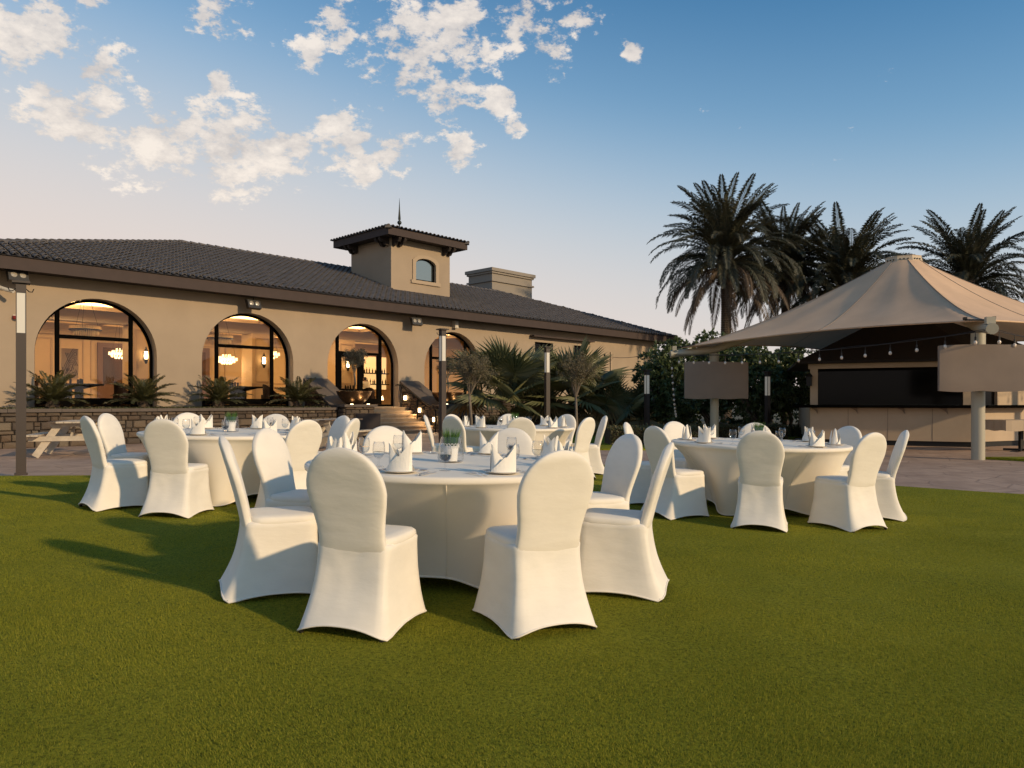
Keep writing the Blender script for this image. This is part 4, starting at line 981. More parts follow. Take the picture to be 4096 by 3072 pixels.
def cycad(s, o, z, sc, label):
    t = bthing('cycad', label, 'cycad', s, o, z, 'cycads in the stone planter')
    b = MB(); b.lathe([(.10, -.1), (.15, .05), (.14, .18), (.06, .26)], 10)
    for k in range(24): a = random.uniform(0, 6.28); b.cbox((.13*math.cos(a), .13*math.sin(a), random.uniform(0, .2)), (.08, .04, .08), a, 0, -.6)
    b.build('trunk', M_bark, t)
    for k in range(46):
        f = k/46; a = k*2.399+random.uniform(-.2, .2); s_ = sc*random.uniform(.85, 1.1)
        inst('frond', CYC[min(3, int(f*4))], t, (.05*math.cos(a), .05*math.sin(a), .2), (random.uniform(-.2, .2), 0, a), (s_, s_, s_))
cycad(-1.35, 1.05, .98, 1.0, 'cycad in the planter behind the far left light pole')
cycad(1.05, 1.05, .98, 1.0, 'cycad in the planter before the right half of the first arch')
cycad(3.35, 1.05, .98, 1.0, 'cycad in the planter left of the second arch')
cycad(6.2, 1.05, .98, 1.02, 'cycad in the planter right of the second arch beside the steps')
def fan_leaf(name, rad, n, m, droop=.35, pet=.9, pl=.15):
    b = MB(); b.tube([(0, 0, 0), (pet*.5, 0, .03), (pet, 0, 0)], [.018, .013, .010], 5); c = Vector((pet, 0, 0))
    span = R(300)
    for i in range(n):
        a0 = -span/2+span*i/n; a1 = a0+span/n; am = (a0+a1)/2; r = rad*(1-.25*abs(am/(span/2))**2)*random.uniform(.92, 1.05)
        def pt(a, rr, up): return c+Vector((math.cos(a)*rr, math.sin(a)*rr, up-droop*(rr/rad)**2*.35*rad))
        k = .55
        v0 = pt(am, .02, 0); v1 = pt(a0, r*k, -.01); v2 = pt(a1, r*k, -.01); vm = pt(am, r*k, .025+pl*.1); v3 = pt(am, r, 0)+Vector((0, 0, -droop*random.uniform(.0, .5)*.3))
        b.add([v0, v1, vm, v2, v3], [(0, 1, 2), (0, 2, 3), (1, 4, 2), (2, 4, 3)])
    me = bpy.data.meshes.new(name); me.from_pydata(b.v, [], b.f); me.materials.append(m); me.update(); return me
FAN = [fan_leaf('leaf', .95, 34, M_fan), fan_leaf('leaf', .85, 32, M_fan, .6), fan_leaf('leaf', .9, 34, M_fan, .2)]
FAND = [fan_leaf('yellow_leaf', .9, 30, M_fandry, .9)]
def fan_palm(x, y, z, sc, label, n=20, hgt=.9, dry=3):
    t = thing('fan_palm', label, 'fan palm', (x, y, z), 0, 'fan palms beside the clubhouse')
    b = MB(); prof = []; zz_ = -.2
    while zz_ < hgt: prof += [(.17, zz_), (.24, zz_+.09)]; zz_ += .12
    b.lathe(prof, 10); b.build('trunk', M_bark, t)
    for k in range(n):
        f = k/n; a = k*2.399+random.uniform(-.3, .3); el = R(82)-R(98)*f+random.uniform(-.12, .12); s_ = sc*random.uniform(.85, 1.12)
        d = f > 1-dry/n
        inst('yellow_leaf' if d else 'leaf', FAND[0] if d else random.choice(FAN), t, (.06*math.cos(a), .06*math.sin(a), hgt), (random.uniform(-.6, .6), -el, a), (s_, s_, s_))
fan_palm(-.24, 25.4, .25, 1.32, 'big fan palm right of the fourth arch behind the left olive tree', 26, 1.0, 2)
fan_palm(2.25, 26.6, .25, 1.32, 'big fan palm behind the right olive tree', 28, 1.0, 5)
fan_palm(3.55, 26.2, .1, .98, 'smaller fan palm with yellowing fronds right of the right olive tree', 16, .4, 6)
fan_palm(4.95, 27.2, .0, .9, 'small fan palm at the clubhouse corner before the hedge', 18, .5, 2)
fan_palm(.95, 26.3, .1, .8, 'small fan palm low between the two big fan palms', 12, .4, 2)

def leaf_cloud(name, n, fn, size, m, parent, aspect=.45, flat=0.0):
    """n leaves as kite quads; fn() returns a point"""
    b = MB()
    for k in range(n):
        p = Vector(fn()); d = Vector((random.gauss(0, 1), random.gauss(0, 1), random.gauss(0, 1)-flat)).normalized(); u = d.cross(Vector((random.gauss(0, 1), random.gauss(0, 1), random.gauss(0, 1)))).normalized()
        l = size*random.uniform(.6, 1.2); w = l*aspect*.5
        b.add([p, p+d*l*.5-u*w, p+d*l, p+d*l*.5+u*w], [(0, 1, 2, 3)])
    return b.build(name, m, parent)
def olive(base, h_trunk, crown_r, label, seed, rot=0, nleaf=8500, zs=.85, m=M_olive):
    random.seed(seed); t = thing('olive_tree', label, 'tree', base, rot, 'small round-headed olive trees')
    b = MB(); top = Vector((random.uniform(-.06, .06), random.uniform(-.05, .05), h_trunk)); mid = Vector((random.uniform(-.06, .06), 0, h_trunk*.5))
    b.tube([(0, 0, -.05), mid, top], [.05, .038, .035], 8); b.build('trunk', M_olbark, t, smooth=True)
    cc = Vector((0, 0, h_trunk+crown_r*.85)); tips = []; br = MB()
    for i in range(11):
        a = i*2.4+random.uniform(-.3, .3); el = random.uniform(.35, 1.4); r = crown_r*random.uniform(.5, .8)
        e_ = cc+Vector((math.cos(a)*math.cos(el), math.sin(a)*math.cos(el), math.sin(el)*zs-.25))*r
        m_ = top.lerp(e_, .5)+Vector((random.uniform(-.05, .05), random.uniform(-.05, .05), .0)); br.tube([top, m_, e_], [.022, .014, .008], 5)
        for j in range(7):
            d = Vector((random.gauss(0, 1), random.gauss(0, 1), random.gauss(.2, 1))).normalized(); q = e_+d*crown_r*.42; s0_ = m_.lerp(e_, random.random())
            br.tube([s0_, q], [.008, .003], 3); tips.append((s0_, q))
            for jj in range(2):
                d2 = (d+Vector((random.gauss(0, 1), random.gauss(0, 1), random.gauss(0, 1)))*.6).normalized(); q2 = q+d2*crown_r*.22; br.tube([q.lerp(s0_, .3), q2], [.004, .002], 3); tips.append((q, q2))
    br.build('branches', M_olbark, t)
    def fn():
        a, c = random.choice(tips); return a.lerp(c, random.random()**.5)+Vector((random.gauss(0, 1), random.gauss(0, 1), random.gauss(0, 1)))*crown_r*.055
    leaf_cloud('crown', nleaf, fn, .055, m, t, .3)
    return t
olive((-1.10, 20.0, 0), 1.35, .68, 'olive tree on a thin trunk before the fourth arch, beside the fan palm', 31)
olive((1.88, 21.0, 0), 1.30, .70, 'olive tree in front of the fan palm right of the middle light pole', 32)
olive(W(7.78, 2.18, 1.5), .72, .50, 'small olive tree growing in the left copper bowl before the doors', 33, nleaf=6000, m=mat('dark_olive_leaf', (.055, .055, .04), .7, island=[(.04, .042, .03), (.075, .07, .048)]))
olive(W(12.2, 2.18, 1.5), .62, .50, 'small olive tree growing in the right copper bowl before the fourth arch', 34, nleaf=5000, m=MATS['dark_olive_leaf'])

def shrub(x, y, rx, ry, h, z0, label, seed, n=7000, trunks=4):
    random.seed(seed); t = thing('hedge_tree', label, 'shrub', (x, y, 0), 0, 'dark broad-leaved hedge trees')
    blobs = []
    for k in range(26):
        a = random.uniform(0, 6.28); r = math.sqrt(random.random()); zz_ = random.uniform(z0, h)
        f = math.sin(math.pi*min(1, max(.1, (zz_-z0)/(h-z0)*.8+.12)))
        blobs.append((Vector((rx*r*f*math.cos(a), ry*r*f*math.sin(a), zz_)), random.uniform(.30, .55)))
    # rosettes: bundles of leaves radiating from twig ends
    b = MB(); nr = n//9
    for k in range(nr):
        c, r = random.choice(blobs); d = Vector((random.gauss(0, 1), random.gauss(0, 1), random.gauss(.25, 1))).normalized(); p = c+d*r*random.uniform(.75, 1.15)
        for j in range(9):
            dd = (d*.7+Vector((random.gauss(0, 1), random.gauss(0, 1), random.gauss(0, 1)))*.75).normalized(); u = dd.cross(Vector((random.gauss(0, 1), random.gauss(0, 1), random.gauss(0, 1)))).normalized(); l = random.uniform(.10, .2)
            b.add([p, p+dd*l*.55-u*l*.2, p+dd*l, p+dd*l*.55+u*l*.2], [(0, 1, 2, 3)])
    b.build('crown', M_shrub, t)
    for k in range(trunks):
        a = random.uniform(0, 6.28); b = MB(); x1 = random.uniform(-.7, .7)*rx
        b.tube([(x1*.3, 0, -.2), (x1*.5+.2, random.uniform(-.3, .3), z0*.5+.1), (x1+random.uniform(-.2, .2), random.uniform(-.3, .3), z0+.4), (x1, 0, z0+1.0)], [.09, .075, .06, .04], 7)
        b.build('trunk', M_olbark, t, smooth=True)
    return t
shrub(5.7, 26.3, 1.05, .9, 3.15, .75, 'dark leafy hedge tree left of the covered screen, tallest left clump', 41, 13000)
shrub(7.3, 26.8, 1.0, .9, 3.35, .9, 'dark leafy hedge tree directly behind the left covered screen', 42, 11000)
shrub(8.6, 25.8, .95, .9, 2.75, .95, 'dark leafy hedge tree right of the left covered screen', 43, 11000)
shrub(10.0, 26.4, 1.1, .9, 2.85, .9, 'dark leafy hedge tree beside the kiosk', 44, 12000)
shrub(11.6, 27.6, 1.1, .9, 2.9, .7, 'dark leafy hedge tree hidden partly behind the kiosk', 45, 5000)
shrub(6.5, 29.5, 1.6, .9, 3.4, .0, 'dark leafy hedge tree in the second row behind the left clump', 46, 13000, 2)
shrub(9.3, 29.5, 1.8, .9, 3.2, .0, 'dark leafy hedge tree in the second row behind the right clump', 47, 15000, 2)
random.seed(55)
# clipped low hedges and strappy ground cover
def low_hedge(x0, x1, y0, y1, h, label, n):
    t = thing('low_hedge', label, 'hedge', ((x0+x1)/2, (y0+y1)/2, 0), .05)
    w, d = (x1-x0)/2, (y1-y0)/2
    def fn():
        if random.random() < .5: return (random.uniform(-w, w), random.uniform(-d, d), h+random.gauss(0, .025)-.03)
        return (random.uniform(-w, w), -d+random.gauss(0, .03), random.uniform(0, h))
    b = MB(); b.box(-w*.97, w*.97, -d*.9, d*.9, 0, h*.9); b.build('inner_mass', M_soil, t)
    leaf_cloud('foliage', n, fn, .07, M_cover_plant, t, .45)
low_hedge(2.6, 5.2, 19.6, 20.8, .50, 'clipped low hedge at the back of the lawn left of the light pole', 5000)
low_hedge(5.6, 8.6, 22.6, 23.4, .45, 'clipped low hedge behind the right dining table', 4500)
def strappy(name, n, fn, l0, l1, m, label):
    b = MB()
    for k in range(n):
        p = Vector(fn()); a = random.uniform(0, 6.28); l = random.uniform(l0, l1); d = Vector((math.cos(a), math.sin(a), 0)); u = Vector((-d.y, d.x, 0))*.014
        q = p+d*l*.25+Vector((0, 0, l*.7)); e_ = p+d*l*.65+Vector((0, 0, l*.8))
        b.add([p-u, p+u, q+u, q-u, e_], [(0, 1, 2, 3), (3, 2, 4)])
    return tag(b.build(name, m), label, 'plants', kind='stuff')
def in_bed():
    s = random.uniform(14.5, 27); o = random.uniform(1.6, 4.6); p = W(s, o, .05); return p
strappy('bed_plants', 6500, in_bed, .35, .8, M_cover_plant, 'strappy ground cover massed under the fan palms')
strappy('planter_grass', 5000, lambda: W(random.uniform(-4, 7), random.uniform(.2, 1.9), .95), .05, .13, M_cover_plant, 'low green ground cover on top of the stone planter')
strappy('hedge_foot_plants', 3000, lambda: (random.uniform(5.5, 12.5), random.uniform(24.2, 25.6), .0), .25, .6, M_cover_plant, 'strappy leaves at the foot of the hedge trees')

# ------------------------------------------------------------------ tent canopy
MX, MY = 10.80, 20.2
CF = (9.42, 14.55); CL = (5.05, 21.65)
CR = (2*MX-CL[0], 2*MY-CL[1]); CB = (2*MX-CF[0], 2*MY-CF[1])
zc = 2.80
tent = thing('tent_canopy', 'beige tensile tent canopy with a peaked crown over the kiosk', 'canopy', (MX, MY, 0))
def tent_mesh():
    b = MB(); cs = [Vector((p[0]-MX, p[1]-MY, 0)) for p in (CF, CL, CB, CR)]
    nE, nR = 22, 16; rim = []
    for i in range(4):
        p, q = cs[i], cs[(i+1) % 4]
        for k in range(nE):
            t = k/nE; e_ = p.lerp(q, t); sag = 4*t*(1-t); inn = 1-.115*sag; rim.append((e_.x*inn, e_.y*inn, zc+.16*sag))
    n = len(rim); rows = []; rr, zr = .47, 5.02
    for j in range(nR+1):
        f = j/nR; row = []
        for i, (x, y, z) in enumerate(rim):
            a = math.atan2(y, x); k8 = round((a-math.pi/8)/(math.pi/4))*(math.pi/4)
            x0_, y0_ = rr*math.cos(a), rr*math.sin(a)
            g_ = (1-f)**1.55*.62+(1-f)*.38
            seam = .035*math.sin(math.pi*f)*abs(math.sin(8*math.pi*(i % nE)/nE/2))
            row.append((x0_+(x-x0_)*f, y0_+(y-y0_)*f, z+(zr-z)*g_-seam))
        rows.append(row)
    for r in rows: b.v += r
    for j in range(nR):
        for i in range(n): a = j*n+i; c = j*n+(i+1) % n; b.f.append((a, c, c+n, a+n)); b.mi.append(0)
    o = b.build('membrane', M_membrane, tent, smooth=True)
    for i in range(0, n, nE//2):
        sm = MB(); sm.tube([Vector(rows[j][i])+Vector((0, 0, .004)) for j in range(nR+1)], .009, 4); sm.build('seam', M_cover, o, smooth=True)
    # hem rope
    h = MB(); pts = [Vector(p) for p in rim]; h.tube(pts+[pts[0]], .022, 6); h.build('hem', M_membrane, tent, smooth=True)
    return rim
rim = tent_mesh()
b = MB(); b.lathe([(.50, 4.98), (.46, 5.14), (.47, 5.16), (.0, 5.18)], 8); cr_ = b.build('crown_ring', mat('ring_canvas', (.52, .42, .30), .8), tent)
b = MB()
for k in range(8):
    a0, a1 = 2*math.pi*k/8, 2*math.pi*(k+1)/8
    for f in (.2, .45, .7):
        p = Vector((math.cos(a0), math.sin(a0), 0)).lerp(Vector((math.cos(a1), math.sin(a1), 0)), f)*.495; b.cbox((p.x, p.y, 5.06), (.03, .03, .03), math.atan2(p.y, p.x))
b.build('bolts', M_iron, cr_)
COLS = [((9.72, 15.25), CF), ((6.02, 21.75), CL)]
COLS += [((2*MX-6.02, 2*MY-21.75), CR), ((2*MX-9.72, 2*MY-15.25), CB)]
for i, ((x, y), cpt) in enumerate(COLS):
    b = MB(); b.lathe([(.125, -.1), (.125, 2.62)], 24, (x-MX, y-MY, 0)); b.lathe([(.135, 2.35), (.135, 2.62)], 24, (x-MX, y-MY, 0)); b.build('column', M_steelpaint, tent, smooth=True, angle=40)
    d = Vector((cpt[0]-MX, cpt[1]-MY, 0)).normalized(); c0 = Vector((x-MX, y-MY, 2.66)); tipp = Vector((cpt[0]-MX, cpt[1]-MY, 2.62))+d*.35
    tipp.z = 2.60
    inner = Vector((0, 0, 4.9)); inner2 = c0.lerp(Vector((0, 0, 4.6)), .95)
    b = MB(); b.tube([tipp, c0+Vector((0, 0, .08)), c0.lerp(inner2, .3), inner2], [.11, .11, .09, .07], 14); arm = b.build('arm', M_steelpaint, tent, smooth=True, angle=40)
    b = MB(); e_ = Vector((cpt[0]-MX, cpt[1]-MY, zc)); b.cbox((tipp-d*.12)+Vector((0, 0, .17)), (.12, .16, .14), math.atan2(d.y, d.x)); b.build('clamp', M_steelpaint, arm)
    u = Vector((-d.y, d.x, 0))
    for sg in (-1, 1):
        b = MB(); b.tube([tipp-d*.12+Vector((0, 0, .18)), e_-d*.35+u*sg*.28+Vector((0, 0, .06))], .014, 5); b.cbox(e_-d*.32+u*sg*.26+Vector((0, 0, .08)), (.08, .06, .05), math.atan2(d.y, d.x)); b.build('tension_strap', M_iron, arm)
b = MB(); b.tube([(0, 0, 4.4), (0, 0, 5.1)], .09, 10); b.build('king_post', M_steelpaint, tent)

# covered screens on the columns
def screen(x, y, z, w, h, rz, label):
    t = thing('covered_screen', label, 'screen', (x, y, z), rz, 'canvas-covered screens on the tent columns')
    b = MB(); nx, nz = 14, 8; d = .2
    def wob(u, v, s): return .012*noise.noise(Vector((u*3+s, v*3, s)))+.006*noise.noise(Vector((u*9+s, v*9, s)))
    fr_, bk_ = [], []
    for j in range(nz+1):
        for i in range(nx+1):
            u, v = i/nx, j/nz; xx = (u-.5)*w; zz_ = (v-.5)*h-(.025*abs(math.sin(u*7)) if j == 0 else 0)+(.012*math.sin(u*5) if j == nz else 0)
            rnd = .012*(max(0, abs(u-.5)*2-.93)/.07)+.012*(max(0, abs(v-.5)*2-.9)/.1)
            fr_.append((xx, -d+rnd+wob(u, v, x), zz_)); bk_.append((xx*.98, 0, zz_))
    k = len(fr_); b.v = fr_+bk_
    for j in range(nz):
        for i in range(nx): a = j*(nx+1)+i; b.f.append((a, a+1, a+nx+2, a+nx+1)); b.f.append((k+a, k+a+nx+1, k+a+nx+2, k+a+1))
    edge = [i for i in range(nx+1)]+[j*(nx+1)+nx for j in range(1, nz+1)]+[nz*(nx+1)+i for i in range(nx-1, -1, -1)]+[j*(nx+1) for j in range(nz-1, 0, -1)]
    for a, c in zip(edge, edge[1:]+edge[:1]): b.f.append((a, a+k, c+k, c))
    b.mi = [0]*len(b.f); b.build('cover', M_cover, t, smooth=True, angle=28)
    b = MB(); b.box(-.12, .12, .0, .10, -.15, .15); b.build('wall_bracket', M_iron, t)
screen(9.66, 14.98, EYE+.71, 1.72, .93, -.26, 'canvas-covered outdoor screen on the near right tent column')
screen(5.96, 21.48, EYE+.66, 1.84, 1.06, -.02, 'canvas-covered outdoor screen on the left tent column before the hedge')

# string lights
def string_lights(p, q, n, sag, label, drop=.16):
    p, q = Vector(p), Vector(q); t = thing('string_lights', label, 'string lights', p)
    def at(f): return p.lerp(q, f)-Vector((0, 0, sag*4*f*(1-f)))-p
    b = MB(); b.tube([at(i/40) for i in range(41)], .008, 5); b.tube([at(i/40)+Vector((0, 0, .02+.01*math.sin(i))) for i in range(41)], .005, 4); b.build('cable', M_cable, t)
    bu = MB(); bu.lathe([(.012, -.11-.05), (.030, -.185), (.034, -.21), (.024, -.24), (.0, -.248)], 10); so = MB(); so.lathe([(.006, 0), (.006, -.08), (.018, -.10), (.018, -.165)], 8)
    first = None
    for k in range(n):
        c = at((k+.5)/n)
        if first is None:
            s_ = so.build('socket', M_cable, t); b_ = bu.build('bulb', M_bulb, t, smooth=True); first = (s_.data, b_.data); s_.location = c; b_.location = c
        else: inst('socket', first[0], t, c); inst('bulb', first[1], t, c)
tipF = (CF[0]-.08, CF[1]-.3, 2.58); tipL = (CL[0]-.3, CL[1]+.06, 2.58)
string_lights(tipL, tipF, 15, .18, 'string of bulbs hung along the front left edge of the tent')
string_lights(tipF, (CR[0]+.2, CR[1]-.3, 2.6), 15, .18, 'string of bulbs running from the front tent corner off to the right')
string_lights((CL[0]-.3, CL[1]+.1, 2.5), (5.3, 23.6, .9), 11, .25, 'short string of bulbs drooping from the left tent arm onto the hedge')
t = thing('overhead_cable', 'thin overhead cable from the clubhouse wall to the hedge', 'cable', (0, 0, 0)); b = MB()
p0, p1 = W(25.3, .3, 3.75), Vector((5.4, 26.0, 3.05)); b.tube([p0.lerp(p1, i/12)-Vector((0, 0, .2*4*(i/12)*(1-i/12))) for i in range(13)], .012, 5); b.build('cable', M_cable, t); b = MB(); b.tube([p0-Vector((0, 0, .1)), p0+Vector((0, 0, .1))], .05, 8); b.build('insulator', M_iron, t)

# ------------------------------------------------------------------ bar kiosk
kio = thing('bar_kiosk', 'cream bar kiosk with dark glazing, black counter and dark roof under the tent', 'kiosk', (0, 0, 0))
KP = [(8.50, 20.85), (12.05, 19.15), (15.2, 20.6), (15.4, 24.5), (10.0, 25.5)]
def kwall(z0, z1, inset, name, m, idx=range(5), parent=kio):
    b = MB(); cx_ = sum(p[0] for p in KP)/5; cy_ = sum(p[1] for p in KP)/5
    pts = [(cx_+(x-cx_)*inset, cy_+(y-cy_)*inset) for x, y in KP]
    for i in idx:
        p, q = pts[i], pts[(i+1) % 5]; b.add([(p[0], p[1], z0), (q[0], q[1], z0), (q[0], q[1], z1), (p[0], p[1], z1)], [(0, 1, 2, 3)])
    return b.build(name, m, parent)
kwall(.13, 1.02, 1.0, 'lower_panel', M_kiosk); kwall(0, .13, .985, 'plinth', M_iron)
def seg_frame(i):
    p, q = Vector((*KP[i], 0)), Vector((*KP[(i+1) % 5], 0)); d = (q-p); L = d.length; return p, math.atan2(d.y, d.x), L
def kbox(i, x0, x1, y0, y1, z0, z1, name, m, parent=kio):
    p, a, L = seg_frame(i); b = MB(); b.box(x0, x1, y0, y1, z0, z1, Matrix.Translation(p) @ Matrix.Rotation(a, 4, 'Z')); return b.build(name, m, parent)
p_, a_, L0 = seg_frame(0); _, _, L1 = seg_frame(1)
kbox(0, -.45, L0+.25, -.32, .1, 1.02, 1.10, 'counter', M_black); kbox(1, .14, L1-1.2, -.32, .1, 1.022, 1.098, 'counter', M_black)
kbox(0, 0, .20, .0, .2, 1.101, 2.12, 'post', M_kiosk); kbox(0, L0-.20, L0, .0, .2, 1.101, 2.12, 'post', M_kiosk)
kbox(1, 1.05, 1.15, .0, .12, 1.101, 2.12, 'post', M_kiosk)
kbox(0, -.05, L0+.05, -.02, .2, 2.121, 2.26, 'beam', M_kiosk); kbox(1, .1, L1, -.02, .2, 2.122, 2.258, 'beam', M_kiosk)
wdw = kbox(0, .20, L0-.20, .10, .12, 1.101, 2.12, 'window', M_kioskdark)
kbox(0, .2, L0-.2, .06, .1, 2.05, 2.12, 'frame', M_black, wdw); None
wdw = kbox(1, .1, 1.05, .08, .10, 1.101, 2.12, 'window', M_kioskdark); kbox(1, .52, .56, .05, .079, 1.101, 2.12, 'frame', M_black, wdw)
kbox(1, 1.15, L1, .05, .12, 1.0, 2.12, 'upper_wall', M_kiosk)
for x in (L0*.25, L0*.5, L0*.77): kbox(0, x-.006, x+.006, -.004, .0, .14, 1.0, 'panel_joint', mat('joint_line', (.2, .16, .12), .9))  # thin strips in a darker tone mark the panel joints
# hanging cloth flaps below the counter
for x in (.12, 1.15, 2.3, 3.3):
    p, a, L = seg_frame(0); m_ = Matrix.Translation(p) @ Matrix.Rotation(a, 4, 'Z'); b = MB()
    b.add([m_ @ Vector(v) for v in ((x-.10, -.05, 1.015), (x+.06, -.06, 1.015), (x+.09, -.09, .84), (x+.01, -.04, .95), (x-.10, -.02, 1.015), (x+.06, -.02, 1.015), (x+.09, -.07, .84), (x+.01, -.02, .95))], [(0, 3, 2, 1), (4, 5, 6, 7), (0, 4, 7, 3), (3, 7, 6, 2), (2, 6, 5, 1)]); b.build('cloth_flap', M_cover, kio)
b = MB(); cx_, cy_ = 12.0, 22.2; pts = [(cx_+(x-cx_)*1.13, cy_+(y-cy_)*1.13) for x, y in KP]
b.add([(x, y, 2.262) for x, y in pts]+[(x, y, 2.33) for x, y in pts]+[(cx_, cy_, 4.1)], [(4, 3, 2, 1, 0)]+[(i, (i+1) % 5, (i+1) % 5+5, i+5) for i in range(5)]+[(i+5, (i+1) % 5+5, 10) for i in range(5)]); b.build('roof', M_kiosroof, kio)
t = thing('wall_lantern', 'black lantern on the left post of the kiosk', 'lantern', (8.42, 20.72, 1.78), -.45); b = MB(); b.box(-.07, .07, -.07, .07, -.14, .12); b.build('cage', M_iron, t); b = MB(); b.rings([[(sx*k, sy*k, z) for sx, sy in ((-1, -1), (1, -1), (1, 1), (-1, 1))] for k, z in ((.10, .121), (.03, .22))]); b.build('cap', M_iron, t); b = MB(); b.box(-.02, .02, .07, .14, .05, .08); b.build('arm', M_iron, t)
# cloth covered table at the right edge
t = thing('covered_table', 'small square table under a tan cloth at the right edge beside the kiosk', 'table', (12.25, 17.6, 0), .1)
b = MB(); b.box(-.72, .72, -.4, .4, .70, .745); b.build('tabletop', M_cover, t)
b = MB(); n = 40; pr = []
for i in range(n):
    f = i/n*4; k = int(f); u = f-k; c_ = [(-.74, -.42), (.74, -.42), (.74, .42), (-.74, .42)]; p, q = c_[k], c_[(k+1) % 4]; pr.append((p[0]+(q[0]-p[0])*u, p[1]+(q[1]-p[1])*u))
b.rings([[(x*(1+.01*math.sin(i*2.3)), y*(1+.02*math.sin(i*1.7)), z-(.012*math.sin(i*1.1) if z < .6 else 0)) for i, (x, y) in enumerate(pr)] for z in (.50, .62, .75)], False, True); b.build('tablecloth', M_kiosk, t)
b = MB(); b.box(-.04, .04, -.04, .04, .03, .70); b.build('pedestal', M_iron, t)
for k in range(4):
    b = MB(); b.cbox((.18*math.cos(k*1.57+.78), .18*math.sin(k*1.57+.78), .03), (.36, .05, .05), k*1.57+.78); b.build('foot', M_iron, t)

# ------------------------------------------------------------------ dining tables
TABLES = [('front', -.44, 5.08, 252.5), ('left', -3.28, 8.5, 268), ('right', 2.80, 8.35, 252.6), ('back', .04, 12.0, 274)]
TDESC = {'front': 'front centre table', 'left': 'left-hand table', 'right': 'right-hand table', 'back': 'rear centre table'}
TR = .975; TH = .765
def ground_quat(x, y):
    e = .4; n_ = Vector((T(x-e, y)-T(x+e, y), T(x, y-e)-T(x, y+e), 2*e)).normalized(); return Vector((0, 0, 1)).rotation_difference(n_)
def table_mesh():
    b = MB(); n = 96
    def rb(a): return .545+.205*abs(math.cos(2*(a)))**5
    def hem(a): return .012+.085*(1-abs(math.cos(2*a))**3)
    rows = []
    lv = 16
    for j in range(lv+1):
        s = j/lv; row = []
        for i in range(n):
            a = 2*math.pi*i/n; z0 = hem(a); z = z0+(TH-.045-z0)*s; c = abs(math.cos(2*a))**5
            r = rb(a)+(TR-.012-rb(a))*((1-c)*(s**2.2*.62+s*.38)+c*(s**1.25)); row.append((r*math.cos(a), r*math.sin(a), z))
        rows.append(row)
    for r, z in ((TR-.002, TH-.04), (TR+.002, TH-.03), (TR+.002, TH-.012), (TR-.006, TH-.002), (TR-.02, TH), (TR*.6, TH), (.02, TH)):
        rows.append([(r*math.cos(2*math.pi*i/n), r*math.sin(2*math.pi*i/n), z) for i in range(n)])
    b.rings(rows, False, True); return b
def build_table():
    t = thing('banquet_table', 'x', 'table')
    o = table_mesh().build('stretch_cover', M_linen, t, smooth=True, angle=50)
    b = MB(); n = 96; pts = []
    for i in range(n+1):
        a = 2*math.pi*i/n; pts.append(((.547+.205*abs(math.cos(2*a))**5)*math.cos(a), (.547+.205*abs(math.cos(2*a))**5)*math.sin(a), .014+.085*(1-abs(math.cos(2*a))**3)))
    b.tube(pts, .007, 5, False); b.build('hem', M_linen, t, smooth=True)
    for k in range(4):
        a = math.pi/4+math.pi/2*k+.18; b = MB(); ps = []
        for q in range(13):
            s_ = q/12; r = .547+.205*abs(math.cos(2*a))**5; z0 = .012+.085*(1-abs(math.cos(2*a))**3); z = z0+(TH-.045-z0)*s_; c = abs(math.cos(2*a))**5
            r = r+(TR-.012-r)*((1-c)*(s_**2.2*.62+s_*.38)+c*s_**1.25); ps.append((r*math.cos(a), r*math.sin(a), z))
        b.tube(ps, .0028, 4); b.build('seam', M_linen, t, smooth=True)
    for k in range(4):
        a = math.pi/2*k; b = MB(); b.tube([(.66*math.cos(a), .66*math.sin(a), .0), (.50*math.cos(a), .50*math.sin(a), .70)], .014, 8); b.build('leg', M_steel, t)
    return t
